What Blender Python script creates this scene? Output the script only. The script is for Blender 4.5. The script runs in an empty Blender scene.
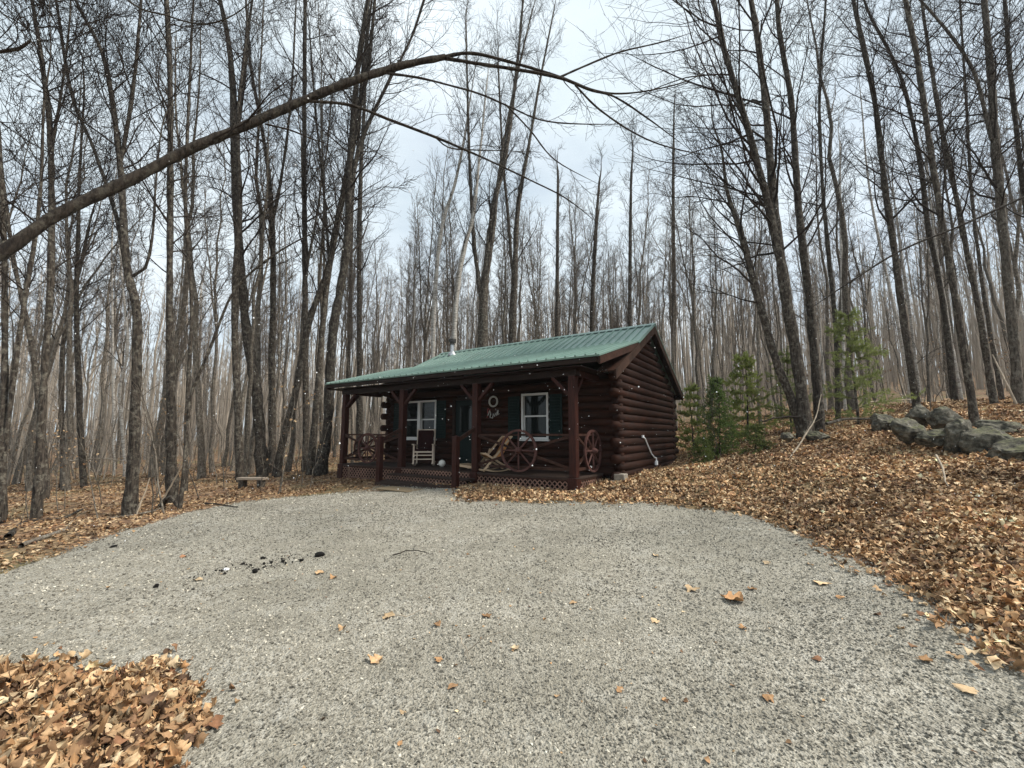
import bpy, math, random
import numpy as np
from math import sin, cos, pi, radians as R
from mathutils import Vector, Matrix

sc = bpy.context.scene
COL = sc.collection
F, PITCH = 422.7, R(6.753)
CAMZ = 1.6

# ------------------------------------------------------------------ viewing rays (used to survey where things stand)
def ray(px, py):
    a, b = px - 512.0, 384.0 - py
    return np.array([a, F*cos(PITCH) - b*sin(PITCH), F*sin(PITCH) + b*cos(PITCH)])
def at(px, py, Y):
    r = ray(px, py); return r*(Y/r[1]) + np.array([0, 0, CAMZ])

# ------------------------------------------------------------------ cabin frame
CX, CY, CZ, CYAW = 1.334, 9.203, 0.672, R(-33.346)
def cab(u, v, w=0):
    return np.array([CX + u*cos(CYAW) - v*sin(CYAW), CY + u*sin(CYAW) + v*cos(CYAW), CZ + w])
def cab_local(X, Y):
    x, y = X - CX, Y - CY
    return x*cos(CYAW) + y*sin(CYAW), -x*sin(CYAW) + y*cos(CYAW)

# ------------------------------------------------------------------ terrain: thin plate spline through surveyed points
ctl = [(0,0,0),(-3,1,-.02),(3,1,.03),(0,-6,-.1),(-6,-6,-.2),(6,-6,.3),(0,3,.04),(0,5,.14),(2.5,4,.1),(-3,4,.05),(0,7,.27),(-3,7,.2)]
for px, py, Y in [(1024,655,2.75),(900,580,4.2),(830,545,5.1),(740,510,7.0),(572,500,8.15),(640,503,7.8),(460,501,8.3),
                  (1020,560,3.9),(1000,500,5.7),(900,500,6.6),(850,480,8.0),(960,455,8.2),(800,440,11),(760,460,10.4),(720,462,12.2),(1010,470,6.9),
                  (900,406,16),(1000,404,15),(1020,422,10),(850,414,17),(760,425,20),(900,388,45),(1010,388,40),(700,402,50),(500,412,60),
                  (300,440,60),(100,452,50),(0,455,50),(340,490,11.2),(250,500,9.9),(180,512,8.6),(120,530,7.1),(0,575,4.9),(0,530,7.5),
                  (0,492,15),(130,517,9.0),(170,502,11.0),(240,476,16),(320,470,16.5),(210,470,22)]:
    p = at(px, py, Y); ctl.append(tuple(p))
for u, v, w in [(0,0,-.31),(.48,1.48,-.14),(.48,6.8,-.03),(2.5,4.5,.3),(-8,0,-.45),(-8,7,-.35),(-4,8,-.1),(-4,0,-.38),(-2.67,-.8,-.31),(-5.34,-.75,-.4),(1.6,1.2,-.08)]:
    ctl.append(tuple(cab(u, v, w)))
ctl += [(-150,150,-6),(0,170,10),(150,150,22),(-70,20,-3),(70,30,9),(-40,-40,-2),(40,-40,4),(0,-60,-1)]
ctl = np.array(ctl, float)
def _phi(r2): return np.where(r2 > 1e-12, .5*r2*np.log(r2 + 1e-12), 0)
_n = len(ctl)
_d2 = ((ctl[:, None, :2] - ctl[None, :, :2])**2).sum(-1)
_A = np.zeros((_n+3, _n+3)); _A[:_n, :_n] = _phi(_d2) + np.eye(_n)*.4
_A[:_n, _n] = 1; _A[:_n, _n+1:] = ctl[:, :2]; _A[_n, :_n] = 1; _A[_n+1:, :_n] = ctl[:, :2].T
_W = np.linalg.solve(_A, np.concatenate([ctl[:, 2], [0, 0, 0]]))
def height(X, Y):
    X = np.atleast_1d(np.asarray(X, float)); Y = np.atleast_1d(np.asarray(Y, float))
    sh = X.shape; X = np.clip(X.ravel(), -160, 160); Y = np.clip(Y.ravel(), -60, 180)
    out = np.empty(len(X))
    for i in range(0, len(X), 20000):
        x, y = X[i:i+20000], Y[i:i+20000]
        d2 = (x[:, None] - ctl[None, :, 0])**2 + (y[:, None] - ctl[None, :, 1])**2
        out[i:i+20000] = _phi(d2) @ _W[:_n] + _W[_n] + _W[_n+1]*x + _W[_n+2]*y
    return out.reshape(sh)
def h1(x, y): return float(height(x, y)[0])
def ground(px, py):
    r = ray(px, py); r = r/np.linalg.norm(r)
    ts = np.linspace(1, 60, 1200); P = r[None]*ts[:, None] + np.array([0, 0, CAMZ])
    hh = height(P[:, 0], P[:, 1]); k = np.argmax(P[:, 2] < hh)
    if P[k, 2] >= hh[k]: return P[-1]
    a = P[k-1, 2] - hh[k-1]; b = hh[k] - P[k, 2]; t = a/(a+b)
    return P[k-1]*(1-t) + P[k]*t

_rs = np.random.RandomState(4)
_perm = _rs.rand(256, 256)
def vnoise(x, y, s=1.0):
    x = np.asarray(x)*s + 100.3; y = np.asarray(y)*s + 77.7
    xi = np.floor(x).astype(int); yi = np.floor(y).astype(int); fx = x - xi; fy = y - yi
    fx = fx*fx*(3-2*fx); fy = fy*fy*(3-2*fy)
    g = lambda i, j: _perm[i & 255, j & 255]
    return (g(xi, yi)*(1-fx) + g(xi+1, yi)*fx)*(1-fy) + (g(xi, yi+1)*(1-fx) + g(xi+1, yi+1)*fx)*fy - .5

# gravel outline
edge_px = [(0,572),(60,552),(120,531),(180,513),(250,501),(330,493),(368,489),(384,485)]
pad = [tuple(ground(*p)[:2]) for p in edge_px]
pad += [tuple(cab(-5.3, -.55)[:2]), tuple(cab(-2.7, -.55)[:2])]
pad += [tuple(ground(*p)[:2]) for p in [(462,501),(520,501),(572,501),(640,503),(700,507),(740,512),(775,523),(830,547),(900,583),(960,618),(1024,657)]]
pad += [(4.2,.5),(4.2,-3),(3.6,-7),(-2,-7),(-3.2,-3),(-2.9,1.0)]
heap_px = [(160,775),(168,755),(186,735),(193,702),(160,682),(150,664),(110,678),(40,672),(0,674)]
heap = [tuple(ground(*p)[:2]) for p in heap_px]
pad += [(-2.2,1.4)]
heap_poly = heap + [(-4.6,2.3),(-4.8,.6),(-2.6,.6)]
pad_poly = pad[:-1] + [(-4.9,.6),(-6.6,2.4)]
def inpoly(X, Y, poly):
    c = np.zeros(X.shape, bool); n = len(poly)
    for i in range(n):
        x1, y1 = poly[i]; x2, y2 = poly[(i+1) % n]
        if y1 == y2: continue
        m = ((y1 > Y) != (y2 > Y)) & (X < (x2-x1)*(Y-y1)/(y2-y1) + x1)
        c ^= m
    return c
def edist(X, Y, poly):
    d = np.full(X.shape, 1e9); n = len(poly)
    for i in range(n):
        a = np.array(poly[i]); b = np.array(poly[(i+1) % n]); ab = b-a; L = (ab**2).sum() + 1e-12
        t = np.clip(((X-a[0])*ab[0] + (Y-a[1])*ab[1])/L, 0, 1)
        d = np.minimum(d, np.hypot(X-a[0]-t*ab[0], Y-a[1]-t*ab[1]))
    return d
def padsd(X, Y):    # signed distance, positive inside the gravel
    d = edist(X, Y, pad_poly); s = np.where(inpoly(X, Y, pad_poly), d, -d)
    return s + .22*vnoise(X, Y, 1.1) + .14*vnoise(X, Y, 4.3)
def heapsd(X, Y):
    d = edist(X, Y, heap_poly); return np.where(inpoly(X, Y, heap_poly), d, -d) + .10*vnoise(X, Y, 5)
def in_cabin(X, Y, m=.1):
    u, v = cab_local(X, Y)
    return (u > -8.0-m) & (u < .5+m) & (v > -.05-m) & (v < 6.9+m) & ~((u > 0+m) & (v < 1.4-m))

# ------------------------------------------------------------------ object helpers
def tag(o, label=None, cat=None, group=None, kind=None):
    if label: o['label'] = label
    if cat: o['category'] = cat
    if group: o['group'] = group
    if kind: o['kind'] = kind
    return o
def thing(name, label, cat, loc=(0,0,0), rz=0, group=None):
    o = bpy.data.objects.new(name, None); COL.objects.link(o)
    o.location = loc; o.rotation_euler = (0, 0, rz); o.empty_display_size = .2
    return tag(o, label, cat, group)
def link(name, me, m, parent=None):
    o = bpy.data.objects.new(name, me); COL.objects.link(o)
    if m is not None: me.materials.append(m)
    if parent is not None: o.parent = parent
    return o
def np_mesh(name, V, Q=None, T=None, smooth=True, col=None):
    """vertices, quads and triangles as numpy arrays -> mesh"""
    V = np.asarray(V, np.float32).reshape(-1, 3)
    me = bpy.data.meshes.new(name); me.vertices.add(len(V)); me.vertices.foreach_set('co', V.ravel())
    loops = []; starts = []; s = 0
    if Q is not None and len(Q):
        Q = np.asarray(Q, np.int32).reshape(-1, 4); loops.append(Q.ravel()); starts.append(np.arange(len(Q))*4); s = Q.size
    if T is not None and len(T):
        T = np.asarray(T, np.int32).reshape(-1, 3); loops.append(T.ravel()); starts.append(s + np.arange(len(T))*3)
    L = np.concatenate(loops).astype(np.int32); S = np.concatenate(starts).astype(np.int32)
    me.loops.add(len(L)); me.loops.foreach_set('vertex_index', L)
    me.polygons.add(len(S)); me.polygons.foreach_set('loop_start', S)
    me.update(calc_edges=True)
    me.polygons.foreach_set('use_smooth', np.full(len(S), smooth, bool))
    if col is not None:
        a = me.color_attributes.new('tint', 'FLOAT_COLOR', 'POINT')
        c = np.ones((len(V), 4), np.float32); c[:, :3] = col; a.data.foreach_set('color', c.ravel())
    me.validate()
    return me
class MB:
    def __init__(s): s.v = []; s.f = []
    def add(s, vs, fs):
        n = len(s.v); s.v += [tuple(map(float, p)) for p in vs]; s.f += [tuple(i+n for i in f) for f in fs]; return s
    def box(s, x0, x1, y0, y1, z0, z1):
        return s.add([(x0,y0,z0),(x1,y0,z0),(x1,y1,z0),(x0,y1,z0),(x0,y0,z1),(x1,y0,z1),(x1,y1,z1),(x0,y1,z1)],
                     [(3,2,1,0),(4,5,6,7),(0,1,5,4),(1,2,6,5),(2,3,7,6),(3,0,4,7)])
    def bar(s, a, b, w, t, up=(0,0,1)):
        a = Vector(a); b = Vector(b); d = (b-a).normalized(); up = Vector(up)
        if abs(d.dot(up)) > .98: up = Vector((0,1,0))
        x = d.cross(up).normalized(); z = x.cross(d).normalized(); vs = []
        for p in (a, b):
            for i, j in ((-1,-1),(1,-1),(1,1),(-1,1)): vs.append(p + x*(i*w/2) + z*(j*t/2))
        return s.add(vs, [(0,1,2,3),(7,6,5,4),(0,4,5,1),(1,5,6,2),(2,6,7,3),(3,7,4,0)])
    def tube(s, pts, rad, n=8, cap=True, ph=0):
        pts = [Vector(p) for p in pts]
        if not hasattr(rad, '__len__'): rad = [rad]*len(pts)
        vs = []; ref = None
        for i, p in enumerate(pts):
            t = (pts[min(i+1, len(pts)-1)] - pts[max(i-1, 0)]).normalized()
            if ref is None:
                ref = Vector((0,0,1)) if abs(t.z) < .9 else Vector((0,1,0))
            x = t.cross(ref).normalized(); y = x.cross(t).normalized(); ref = y
            for k in range(n):
                a = 2*pi*k/n + ph; vs.append(p + x*(cos(a)*rad[i]) + y*(sin(a)*rad[i]))
        fs = [(i*n+k, i*n+(k+1) % n, (i+1)*n+(k+1) % n, (i+1)*n+k) for i in range(len(pts)-1) for k in range(n)]
        if cap: fs += [tuple(range(n))[::-1], tuple((len(pts)-1)*n+k for k in range(n))]
        return s.add(vs, fs)
    def lathe(s, prof, n=20, c=(0,0,0)):
        vs = [(c[0]+r*cos(2*pi*k/n), c[1]+r*sin(2*pi*k/n), c[2]+z) for r, z in prof for k in range(n)]
        fs = [(i*n+k, i*n+(k+1) % n, (i+1)*n+(k+1) % n, (i+1)*n+k) for i in range(len(prof)-1) for k in range(n)]
        fs += [tuple(range(n))[::-1], tuple((len(prof)-1)*n+k for k in range(n))]
        return s.add(vs, fs)
    def build(s, name, m, parent=None, smooth=False, bevel=0):
        me = bpy.data.meshes.new(name); me.from_pydata(s.v, [], s.f); me.update()
        if smooth: me.polygons.foreach_set('use_smooth', [True]*len(me.polygons))
        o = link(name, me, m, parent)
        if bevel:
            b = o.modifiers.new('bevel', 'BEVEL'); b.width = bevel; b.segments = 2; b.limit_method = 'ANGLE'
        return o

# ------------------------------------------------------------------ materials
def mat(name):
    m = bpy.data.materials.new(name); m.use_nodes = True; nt = m.node_tree
    b = nt.nodes['Principled BSDF']; return m, nt, b
def ramp(nt, src, stops):
    r = nt.nodes.new('ShaderNodeValToRGB'); e = r.color_ramp.elements
    while len(e) < len(stops): e.new(.5)
    for i, (p, c) in enumerate(stops):
        e[i].position = p; e[i].color = (*c, 1) if len(c) == 3 else c
    nt.links.new(src, r.inputs[0]); return r.outputs[0]
def mixc(nt, fac, a, b, mode='MIX'):
    n = nt.nodes.new('ShaderNodeMix'); n.data_type = 'RGBA'; n.blend_type = mode
    for sock, v in ((n.inputs[0], fac), (n.inputs[6], a), (n.inputs[7], b)):
        if hasattr(v, 'is_output') or isinstance(v, bpy.types.NodeSocket): nt.links.new(v, sock)
        else: sock.default_value = v if not isinstance(v, tuple) else ((*v, 1) if len(v) == 3 else v)
    return n.outputs[2]
def noise(nt, vec, scale, detail=4, rough=.55):
    n = nt.nodes.new('ShaderNodeTexNoise'); n.inputs['Scale'].default_value = scale
    n.inputs['Detail'].default_value = detail; n.inputs['Roughness'].default_value = rough
    if vec is not None: nt.links.new(vec, n.inputs['Vector'])
    return n.outputs['Fac']
def coords(nt, kind='Object', scale=(1,1,1)):
    t = nt.nodes.new('ShaderNodeTexCoord'); mp = nt.nodes.new('ShaderNodeMapping')
    mp.inputs['Scale'].default_value = scale; nt.links.new(t.outputs[kind], mp.inputs['Vector']); return mp.outputs[0]
def bump(nt, b, h, strength=.5, dist=.02):
    n = nt.nodes.new('ShaderNodeBump'); n.inputs['Strength'].default_value = strength; n.inputs['Distance'].default_value = dist
    nt.links.new(h, n.inputs['Height']); nt.links.new(n.outputs[0], b.inputs['Normal'])
def simple(name, c, rough=.6, metal=0, var=.25, scale=8, stretch=(1,1,1), bmp=.3):
    m, nt, b = mat(name); v = coords(nt, 'Object', stretch); f = noise(nt, v, scale, 5)
    lo = tuple(x*(1-var) for x in c); hi = tuple(min(1, x*(1+var)) for x in c)
    nt.links.new(ramp(nt, f, [(.3, lo), (.7, hi)]), b.inputs['Base Color'])
    b.inputs['Roughness'].default_value = rough; b.inputs['Metallic'].default_value = metal
    if max(c) < .15 and not metal: b.inputs['Specular IOR Level'].default_value = .15
    if bmp: bump(nt, b, f, bmp, .01)
    return m
def bark_mat(name, dark, light, lichen, lic_amt=.5, rings=False):
    m, nt, b = mat(name)
    inf = nt.nodes.new('ShaderNodeObjectInfo')
    tc = nt.nodes.new('ShaderNodeTexCoord')
    off = nt.nodes.new('ShaderNodeVectorMath'); off.operation = 'SCALE'; off.inputs[0].default_value = (31, 17, 5)
    nt.links.new(inf.outputs['Random'], off.inputs['Scale'])
    ad = nt.nodes.new('ShaderNodeVectorMath'); ad.operation = 'ADD'; nt.links.new(tc.outputs['Object'], ad.inputs[0]); nt.links.new(off.outputs[0], ad.inputs[1])
    mp = nt.nodes.new('ShaderNodeMapping'); mp.inputs['Scale'].default_value = (9, 9, 2.0) if not rings else (2, 2, 14); nt.links.new(ad.outputs[0], mp.inputs['Vector'])
    f = noise(nt, mp.outputs[0], 3.0, 6, .65)
    g = noise(nt, ad.outputs[0], 9.0, 6, .75)
    c = ramp(nt, f, [(.38, dark), (.62, light)])
    k = ramp(nt, g, [(.5, (0,0,0)), (.62, (lic_amt,)*3)])
    c2 = mixc(nt, k, c, lichen)
    hs = nt.nodes.new('ShaderNodeHueSaturation'); nt.links.new(c2, hs.inputs['Color'])
    mr = nt.nodes.new('ShaderNodeMapRange'); mr.inputs['To Min'].default_value = .72; mr.inputs['To Max'].default_value = 1.3
    nt.links.new(inf.outputs['Random'], mr.inputs['Value']); nt.links.new(mr.outputs[0], hs.inputs['Value'])
    nt.links.new(hs.outputs[0], b.inputs['Base Color']); b.inputs['Roughness'].default_value = .92
    b.inputs['Specular IOR Level'].default_value = .2
    bump(nt, b, f, .9, .03)
    return m
def tint_mat(name, rough=.8, nz=.25, scale=30, trans=0, spec=.3):
    m, nt, b = mat(name)
    a = nt.nodes.new('ShaderNodeVertexColor'); a.layer_name = 'tint'
    f = noise(nt, coords(nt, 'Object'), scale, 4)
    v = ramp(nt, f, [(.3, (1-nz,)*3), (.7, (1+0*nz,)*3)])
    nt.links.new(mixc(nt, 1.0, a.outputs['Color'], v, 'MULTIPLY'), b.inputs['Base Color'])
    b.inputs['Roughness'].default_value = rough; b.inputs['Specular IOR Level'].default_value = spec
    return m

M = {}
M['bark'] = bark_mat('bark', (.016,.013,.011), (.078,.064,.051), (.20,.185,.15), .7)
M['bark_silhouette'] = bark_mat('bark_silhouette', (.013,.010,.008), (.048,.038,.030), (.11,.10,.08), .5)  # darker copy of bark; the limbs' silhouette shade is put into the colour
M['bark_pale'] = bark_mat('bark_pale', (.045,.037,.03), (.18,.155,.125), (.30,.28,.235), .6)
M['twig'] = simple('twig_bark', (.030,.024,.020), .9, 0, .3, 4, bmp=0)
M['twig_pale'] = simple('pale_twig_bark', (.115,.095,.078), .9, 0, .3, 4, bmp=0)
M['far'] = simple('far_bark_hazed', (.33,.285,.235), .95, 0, .4, .35, bmp=0)  # pale fading of haze over distance is put into this bark colour
M['birch'] = bark_mat('birch_bark', (.16,.14,.12), (.68,.65,.6), (.5,.47,.42), .4, True)
M['leaf'] = tint_mat('dead_leaf', .75, .35, 25, spec=.25)
M['stone'] = tint_mat('crushed_stone', .85, .3, 60)
M['needle'] = tint_mat('needle', .6, .15, 6, spec=.3)
def add_translucency(m, f):
    nt = m.node_tree; b = nt.nodes['Principled BSDF']; out = nt.nodes['Material Output']
    t = nt.nodes.new('ShaderNodeBsdfTranslucent'); mx = nt.nodes.new('ShaderNodeMixShader'); mx.inputs[0].default_value = f
    nt.links.new(b.inputs['Base Color'].links[0].from_socket, t.inputs['Color']); nt.links.new(b.outputs[0], mx.inputs[1]); nt.links.new(t.outputs[0], mx.inputs[2]); nt.links.new(mx.outputs[0], out.inputs[0])
add_translucency(M['needle'], .45)
M['wood_red'] = simple('red_brown_stain', (.036,.0115,.008), .55, 0, .45, 5, (6,6,1), .3)
M['rail_brown'] = simple('brown_stained_rail', (.040,.018,.012), .6, 0, .5, 5, (2,2,2), .3)
M['wheel'] = simple('faded_wheel_paint', (.085,.040,.034), .7, 0, .35, 9, bmp=.1)
M['lattice'] = simple('lattice_strip', (.22,.12,.085), .7, 0, .45, 3, bmp=.1)
M['barge'] = simple('weathered_barge_board', (.040,.021,.014), .75, 0, .6, 3, (4,1,1), .3)
M['trim'] = simple('dark_brown_trim', (.016,.008,.005), .6, 0, .45, 4, (1,4,4), .3)
M['deck'] = simple('deck_board', (.045,.030,.024), .75, 0, .35, 6, (1,6,6), .2)
M['black'] = simple('painted_shade', (.008,.007,.006), .9, 0, .1, 3, bmp=0)  # near-black painted as the shade behind lattice and steps
M['white_vinyl'] = simple('white_vinyl', (.62,.62,.60), .4, 0, .06, 5, bmp=0)
M['grey_metal'] = simple('galvanised_metal', (.55,.56,.57), .35, .85, .2, 14, bmp=.05)
M['dark_metal'] = simple('sooty_metal', (.09,.085,.08), .5, .6, .3, 14, bmp=.05)
M['green_shutter'] = simple('green_shutter_paint', (.003,.014,.013), .5, 0, .25, 6, bmp=0)
M['door_paint'] = simple('green_door_paint', (.004,.012,.011), .5, 0, .2, 6, bmp=0)
M['pale_wood'] = simple('pale_peeled_wood', (.50,.36,.23), .6, 0, .2, 9, (1,1,4), .1)
M['cream_wood'] = simple('cream_painted_wood', (.52,.42,.33), .6, 0, .15, 9, bmp=0)
M['canvas'] = simple('tan_canvas', (.48,.20,.055), .85, 0, .18, 25, bmp=.1)
M['cushion'] = simple('dark_red_cushion', (.018,.005,.005), .9, 0, .3, 15, bmp=.2)
M['weathered'] = simple('weathered_plank', (.33,.27,.21), .85, 0, .35, 5, (2,12,12), .4)
M['concrete'] = simple('pale_sill_stone', (.26,.23,.19), .9, 0, .3, 9, bmp=.5)
M['charcoal'] = simple('charcoal', (.012,.011,.010), .8, 0, .4, 30, bmp=.4)
M['snow'] = simple('snow', (.88,.9,.92), .6, 0, .02, 3, bmp=0)
M['mat'] = simple('coir_mat', (.16,.12,.07), .95, 0, .35, 40, bmp=.5)
M['white_glass'] = simple('milk_glass', (.7,.68,.62), .25, 0, .05, 3, bmp=0)
M['sign_white'] = simple('sign_white_paint', (.5,.5,.47), .6, 0, .2, 9, bmp=0)
M['sign_red'] = simple('sign_red_paint', (.35,.06,.06), .6, 0, .2, 9, bmp=0)
M['stick'] = simple('bleached_stick', (.34,.28,.21), .9, 0, .35, 6, bmp=.3)

def log_material(name, a, b_, c_):
    m, nt, b = mat(name); v = coords(nt, 'Object', (1.2,1.2,7)); f = noise(nt, v, 2.2, 6, .6)
    g = noise(nt, coords(nt, 'Object', (.6,.6,5.1)), 1.1, 2)
    c = mixc(nt, ramp(nt, g, [(.35, (0,0,0)), (.7, (1,1,1))]), ramp(nt, f, [(.3, a), (.7, b_)]), c_)
    nt.links.new(c, b.inputs['Base Color']); b.inputs['Roughness'].default_value = .75; b.inputs['Specular IOR Level'].default_value = .16
    bump(nt, b, f, .35, .01); return m
M['log'] = log_material('stained_log', (.006,.0028,.002), (.052,.016,.0075), (.022,.0085,.005))
M['log_end'] = simple('log_end_grain', (.09,.05,.035), .8, 0, .4, 20, bmp=.3)

m, nt, b = mat('green_roof_steel')
f = noise(nt, coords(nt, 'Object', (1,.35,1)), 1.6, 6, .6)
d_ = noise(nt, coords(nt, 'Object', (5, .5, .5)), 1.5, 7, .7)
nt.links.new(mixc(nt, ramp(nt, d_, [(.52, (0,0,0)), (.7, (.5,.5,.5))]), ramp(nt, f, [(.3, (.105,.185,.155)), (.72, (.165,.26,.225))]), (.10,.13,.105)), b.inputs['Base Color'])
b.inputs['Roughness'].default_value = .38; b.inputs['Specular IOR Level'].default_value = .6; M['roof'] = m

m, nt, b = mat('window_glass')
b.inputs['Base Color'].default_value = (.01,.014,.013,1); b.inputs['Roughness'].default_value = .04
b.inputs['Specular IOR Level'].default_value = .35; b.inputs['Alpha'].default_value = .8
M['glass'] = m

m, nt, b = mat('mossy_fieldstone')
v = coords(nt, 'Object'); f = noise(nt, v, 5, 8, .65); g = noise(nt, v, 2.2, 5, .6)
f = noise(nt, v, 9, 9, .7); base = ramp(nt, f, [(.36, (.013,.012,.009)), (.50, (.075,.068,.049)), (.68, (.23,.21,.165))])
geo = nt.nodes.new('ShaderNodeNewGeometry'); sx = nt.nodes.new('ShaderNodeSeparateXYZ'); nt.links.new(geo.outputs['Normal'], sx.inputs[0])
mu = nt.nodes.new('ShaderNodeMath'); mu.operation = 'MULTIPLY'; nt.links.new(sx.outputs[2], mu.inputs[0]); nt.links.new(g, mu.inputs[1])
k = ramp(nt, mu.outputs[0], [(.34, (0,0,0)), (.5, (.7,.7,.7))])
nt.links.new(mixc(nt, k, base, (.085,.09,.03)), b.inputs['Base Color']); b.inputs['Roughness'].default_value = .9; bump(nt, b, f, .8, .03)
M['rock'] = m

# ground under the leaves
m, nt, b = mat('leaf_strewn_soil')
v = coords(nt, 'Object')
vo = nt.nodes.new('ShaderNodeTexVoronoi'); vo.inputs['Scale'].default_value = 9; nt.links.new(v, vo.inputs['Vector'])
f2 = noise(nt, v, .35, 5, .6); f1 = noise(nt, v, 14, 6, .7)
sep = nt.nodes.new('ShaderNodeSeparateColor'); nt.links.new(vo.outputs['Color'], sep.inputs[0])
c = ramp(nt, sep.outputs[0], [(0, (.07,.035,.018)), (.3, (.17,.09,.045)), (.6, (.30,.175,.09)), (1, (.42,.28,.16))])
c = mixc(nt, ramp(nt, f1, [(.35, (.0,.0,.0)), (.65, (.6,.6,.6))]), c, (.10,.06,.035))
c = mixc(nt, ramp(nt, f2, [(.48, (0,0,0)), (.64, (.6,.6,.6))]), c, (.14,.14,.06))
nt.links.new(c, b.inputs['Base Color']); b.inputs['Roughness'].default_value = .95; bump(nt, b, vo.outputs['Distance'], .9, .05)
M['soil'] = m
# gravel
m, nt, b = mat('crushed_gravel')
v = coords(nt, 'Object')
cs = None
vo = nt.nodes.new('ShaderNodeTexVoronoi'); vo.inputs['Scale'].default_value = 75; nt.links.new(v, vo.inputs['Vector'])
vb = nt.nodes.new('ShaderNodeTexVoronoi'); vb.inputs['Scale'].default_value = 34; nt.links.new(v, vb.inputs['Vector'])
s1 = nt.nodes.new('ShaderNodeSeparateColor'); nt.links.new(vo.outputs['Color'], s1.inputs[0])
s2 = nt.nodes.new('ShaderNodeSeparateColor'); nt.links.new(vb.outputs['Color'], s2.inputs[0])
c1 = ramp(nt, s1.outputs[0], [(0, (.15,.135,.105)), (.35, (.29,.265,.212)), (.75, (.41,.38,.315)), (1, (.56,.53,.46))])
c2 = ramp(nt, s2.outputs[1], [(0, (.16,.146,.115)), (.5, (.345,.32,.262)), (1, (.52,.495,.43))])
c = mixc(nt, .42, c1, c2)
big = noise(nt, v, .55, 6, .6); med = noise(nt, v, 3.2, 5, .65)
c = mixc(nt, ramp(nt, big, [(.40, (0,0,0)), (.60, (.6,.6,.6))]), c, (.25,.232,.185))
c = mixc(nt, ramp(nt, med, [(.5, (0,0,0)), (.72, (.4,.4,.4))]), c, (.46,.45,.41))
nt.links.new(c, b.inputs['Base Color']); b.inputs['Roughness'].default_value = .95
ad = nt.nodes.new('ShaderNodeMath'); ad.operation = 'ADD'; nt.links.new(vo.outputs['Distance'], ad.inputs[0]); nt.links.new(vb.outputs['Distance'], ad.inputs[1])
bump(nt, b, ad.outputs[0], .9, .012)
st = noise(nt, coords(nt, 'Object', (.55, 1.7, 1)), 1.3, 7, .62); fi = noise(nt, v, 9, 6, .7)
src = b.inputs['Base Color'].links[0].from_socket
c = mixc(nt, ramp(nt, st, [(.46, (0,0,0)), (.64, (.5,.5,.5))]), src, (.20,.182,.14))
c = mixc(nt, ramp(nt, fi, [(.52, (0,0,0)), (.68, (.45,.45,.45))]), c, (.12,.108,.085))
nt.links.new(c, b.inputs['Base Color'])
M['gravel'] = m

# ------------------------------------------------------------------ ground sheets
def axis(lo, hi, c, fine, n):
    t = np.linspace(-1, 1, n); k = 5.5
    s = np.sinh(k*t)/np.sinh(k)
    return np.where(s < 0, c + (c-lo)*s, c + (hi-c)*s)
gx = axis(-420, 420, 0, .1, 420); gy = np.concatenate([np.linspace(-60, -1, 40)[:-1], -1 + 460*(np.sinh(5.2*np.linspace(0, 1, 380))/np.sinh(5.2))])
X, Y = np.meshgrid(gx, gy)
Z = height(X, Y)
psd = padsd(X, Y)
off = np.clip(-psd/.6, 0, 1)
hn = vnoise(X, Y, .7)*.16 + vnoise(X, Y, 2.1)*.07 + vnoise(X, Y, 6)*.03
u, v = cab_local(X, Y); cabm = ((u > -9) & (u < 1.2) & (v > -1.2) & (v < 7.4))
Z = Z + hn*off*np.where(cabm, .15, 1) - np.where(psd > 0, .03, 0)
und = in_cabin(X, Y, -.3); Z = np.where(und, np.minimum(Z, CZ-.35), Z)
ny, nx = X.shape
V = np.stack([X, Y, Z], -1).reshape(-1, 3)
I = np.arange(ny*nx).reshape(ny, nx)
Q = np.stack([I[:-1, :-1], I[:-1, 1:], I[1:, 1:], I[1:, :-1]], -1).reshape(-1, 4)
g = link('ground', np_mesh('ground', V, Q), M['soil']); tag(g, kind='structure')
def surf(X, Y):
    psd = padsd(X, Y); off = np.clip(-psd/.6, 0, 1)
    u, v = cab_local(X, Y); cabm = ((u > -9) & (u < 1.2) & (v > -1.2) & (v < 7.4))
    return height(X, Y) + (vnoise(X, Y, .7)*.16 + vnoise(X, Y, 2.1)*.07 + vnoise(X, Y, 6)*.03)*off*np.where(cabm, .15, 1)

px_ = np.arange(-8.6, 5.6, .05); py_ = np.arange(-7.2, 10.2, .05)
X, Y = np.meshgrid(px_, py_); sd = padsd(X, Y); hsd = heapsd(X, Y)
gz = height(X, Y) + vnoise(X, Y, 1.3)*.03 + vnoise(X, Y, 4.5)*.012 - np.clip(.12-sd, 0, .12)*.25
V = np.stack([X, Y, gz], -1).reshape(-1, 3); ny, nx = X.shape; I = np.arange(ny*nx).reshape(ny, nx)
keep = ((sd > 0))[:-1, :-1] & (~in_cabin(X, Y, -.2))[:-1, :-1]
Q = np.stack([I[:-1, :-1], I[:-1, 1:], I[1:, 1:], I[1:, :-1]], -1)[keep].reshape(-1, 4)
us, inv = np.unique(Q, return_inverse=True)
pd = link('gravel_parking_pad', np_mesh('gravel_pad', V[us], inv.reshape(-1, 4)), M['gravel']); tag(pd, kind='structure')
def padz(X, Y): return height(X, Y) + vnoise(X, Y, 1.3)*.03 + vnoise(X, Y, 4.5)*.012

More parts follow.
